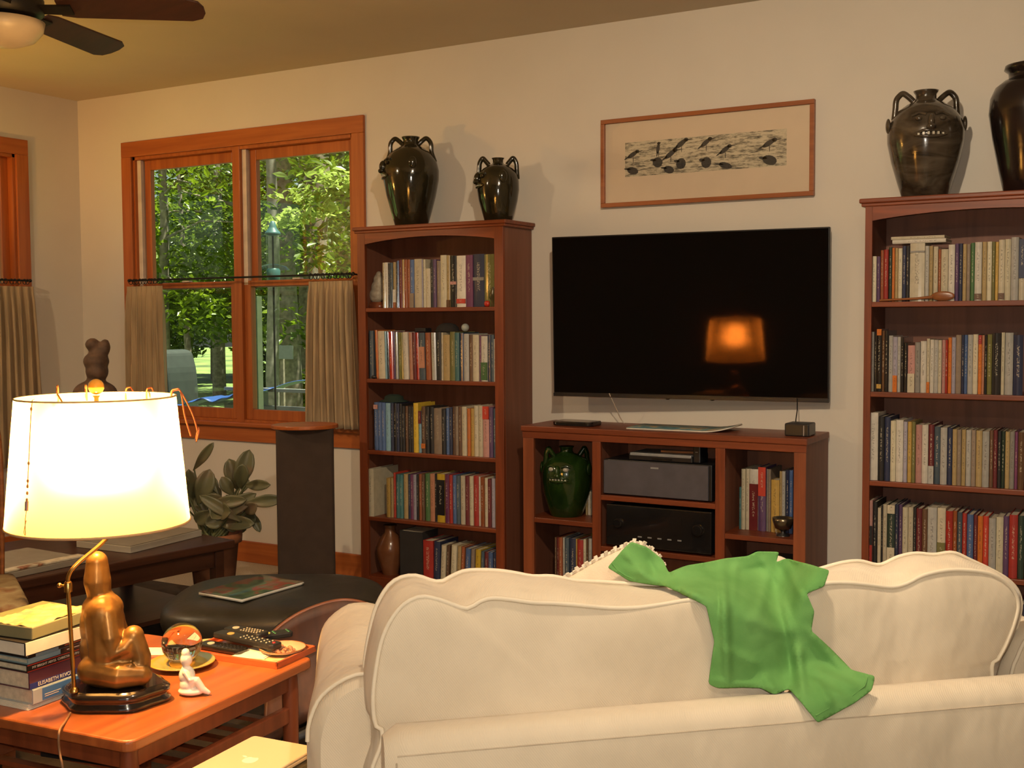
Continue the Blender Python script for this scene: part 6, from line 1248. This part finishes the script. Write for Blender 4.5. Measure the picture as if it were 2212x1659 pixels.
# ================================================================== LAPTOP ON A LOW STOOL
LZ_ = .45; c0 = on(548, 1588, 2, LZ_); c1 = on(680, 1612, 2, LZ_); d_ = (c1-c0).normalized(); az = math.atan2(d_.y, d_.x)
x = NT('brushed_aluminium'); x.set(Base_Color=(.66, .57, .42, 1), Metallic=.35, Roughness=.45); m_alu = x.m
LW_, LD_ = .097, .139
lcn = c0+d_*LW_-V((-d_.y, d_.x, 0))*LD_
t = thing('laptop', 'closed silver laptop with a pale fruit emblem on the lid, at the bottom edge', 'laptop', (lcn.x, lcn.y, LZ_-.017), az)
G().prism(rrect(-LW_, -LD_, LW_, LD_, .012), 0, .009).build('base', m_alu, t, bevel=.002); G().prism(rrect(-LW_, -LD_, LW_, LD_, .012), .010, .017).build('lid', m_alu, t, bevel=.003)
ap = []
for k in range(40):
    a = 2*PI*k/40; r = .0205*(1+.07*math.cos(2*a))*(1-.10*max(0, math.cos(a-PI/2))**6)*(1-.07*max(0, math.cos(a+PI/2))**6); q = (r*.92*math.cos(a), r*math.sin(a))
    dx, dy = q[0]-.0225, q[1]-.002; dd = math.hypot(dx, dy)
    if dd < .0095: q = (.0225+dx/dd*.0095, .002+dy/dd*.0095)
    ap.append(q)
x = NT('emblem_white'); x.set(Base_Color=(.80, .74, .60, 1), Roughness=.25); m_emb2 = x.m
xf = Matrix.Translation((0, 0, 0)) @ Matrix.Rotation(PI/2, 4, 'Z')
G().prism(ap, .0169, .0175, 2, xf).build('lid_emblem', m_emb2, t)
G().prism([(.009*math.cos(b)*.45+.003, .0285+.0085*math.sin(b)) for b in [2*PI*k/16 for k in range(16)]], .0169, .0175, 2, xf @ Matrix.Rotation(-.35, 4, 'Z')).build('emblem_leaf', m_emb2, t)
t = thing('footstool', 'low black footstool carrying the laptop beside the side table', 'stool', (lcn.x, lcn.y, 0), az)
G().prism(rrect(-.09, -.17, .13, .135, .03), .33, LZ_-.0175).build('cushion', m_leather, t, bevel=.015, seg=3)
for sx in (-.07, .11):
    for sy in (-.14, .11): G().lathe([(.012, 0), (.016, .33)], 12, (sx, sy, 0)).build('leg', m_black, t)


# pieces of pieces: hang each small piece under the part it belongs to
def nest(child, under, world=None):
    for o in list(SC.objects):
        if o.parent and o.name.split('.')[0] == child and not o.parent.get('kind'):
            c_ = [q for q in o.parent.children if q.name.split('.')[0] == under and q is not o]
            if c_ and o.parent.parent is None: o.parent = c_[0]
for c_, u_ in [('top_rim', 'lampshade'), ('bottom_rim', 'lampshade'), ('spider', 'lampshade'), ('clamp', 'pole'), ('teeth', 'lips'), ('bird_figure', 'print'), ('bird_shadow', 'print'), ('display', 'front_panel'), ('knob', 'front_panel'),
               ('sleeve_hem', 'cloth'), ('bottom_hem', 'cloth'), ('brow', 'body'), ('shell_edge', 'shell'), ('emblem_leaf', 'lid'), ('lid_emblem', 'lid'), ('badge', 'grille'), ('nut_', 'x'), ('blade_arm', 'motor_housing'), ('light_slot', 'casing'), ('cap', 'body'), ('brim', 'crown')]: nest(c_, u_)
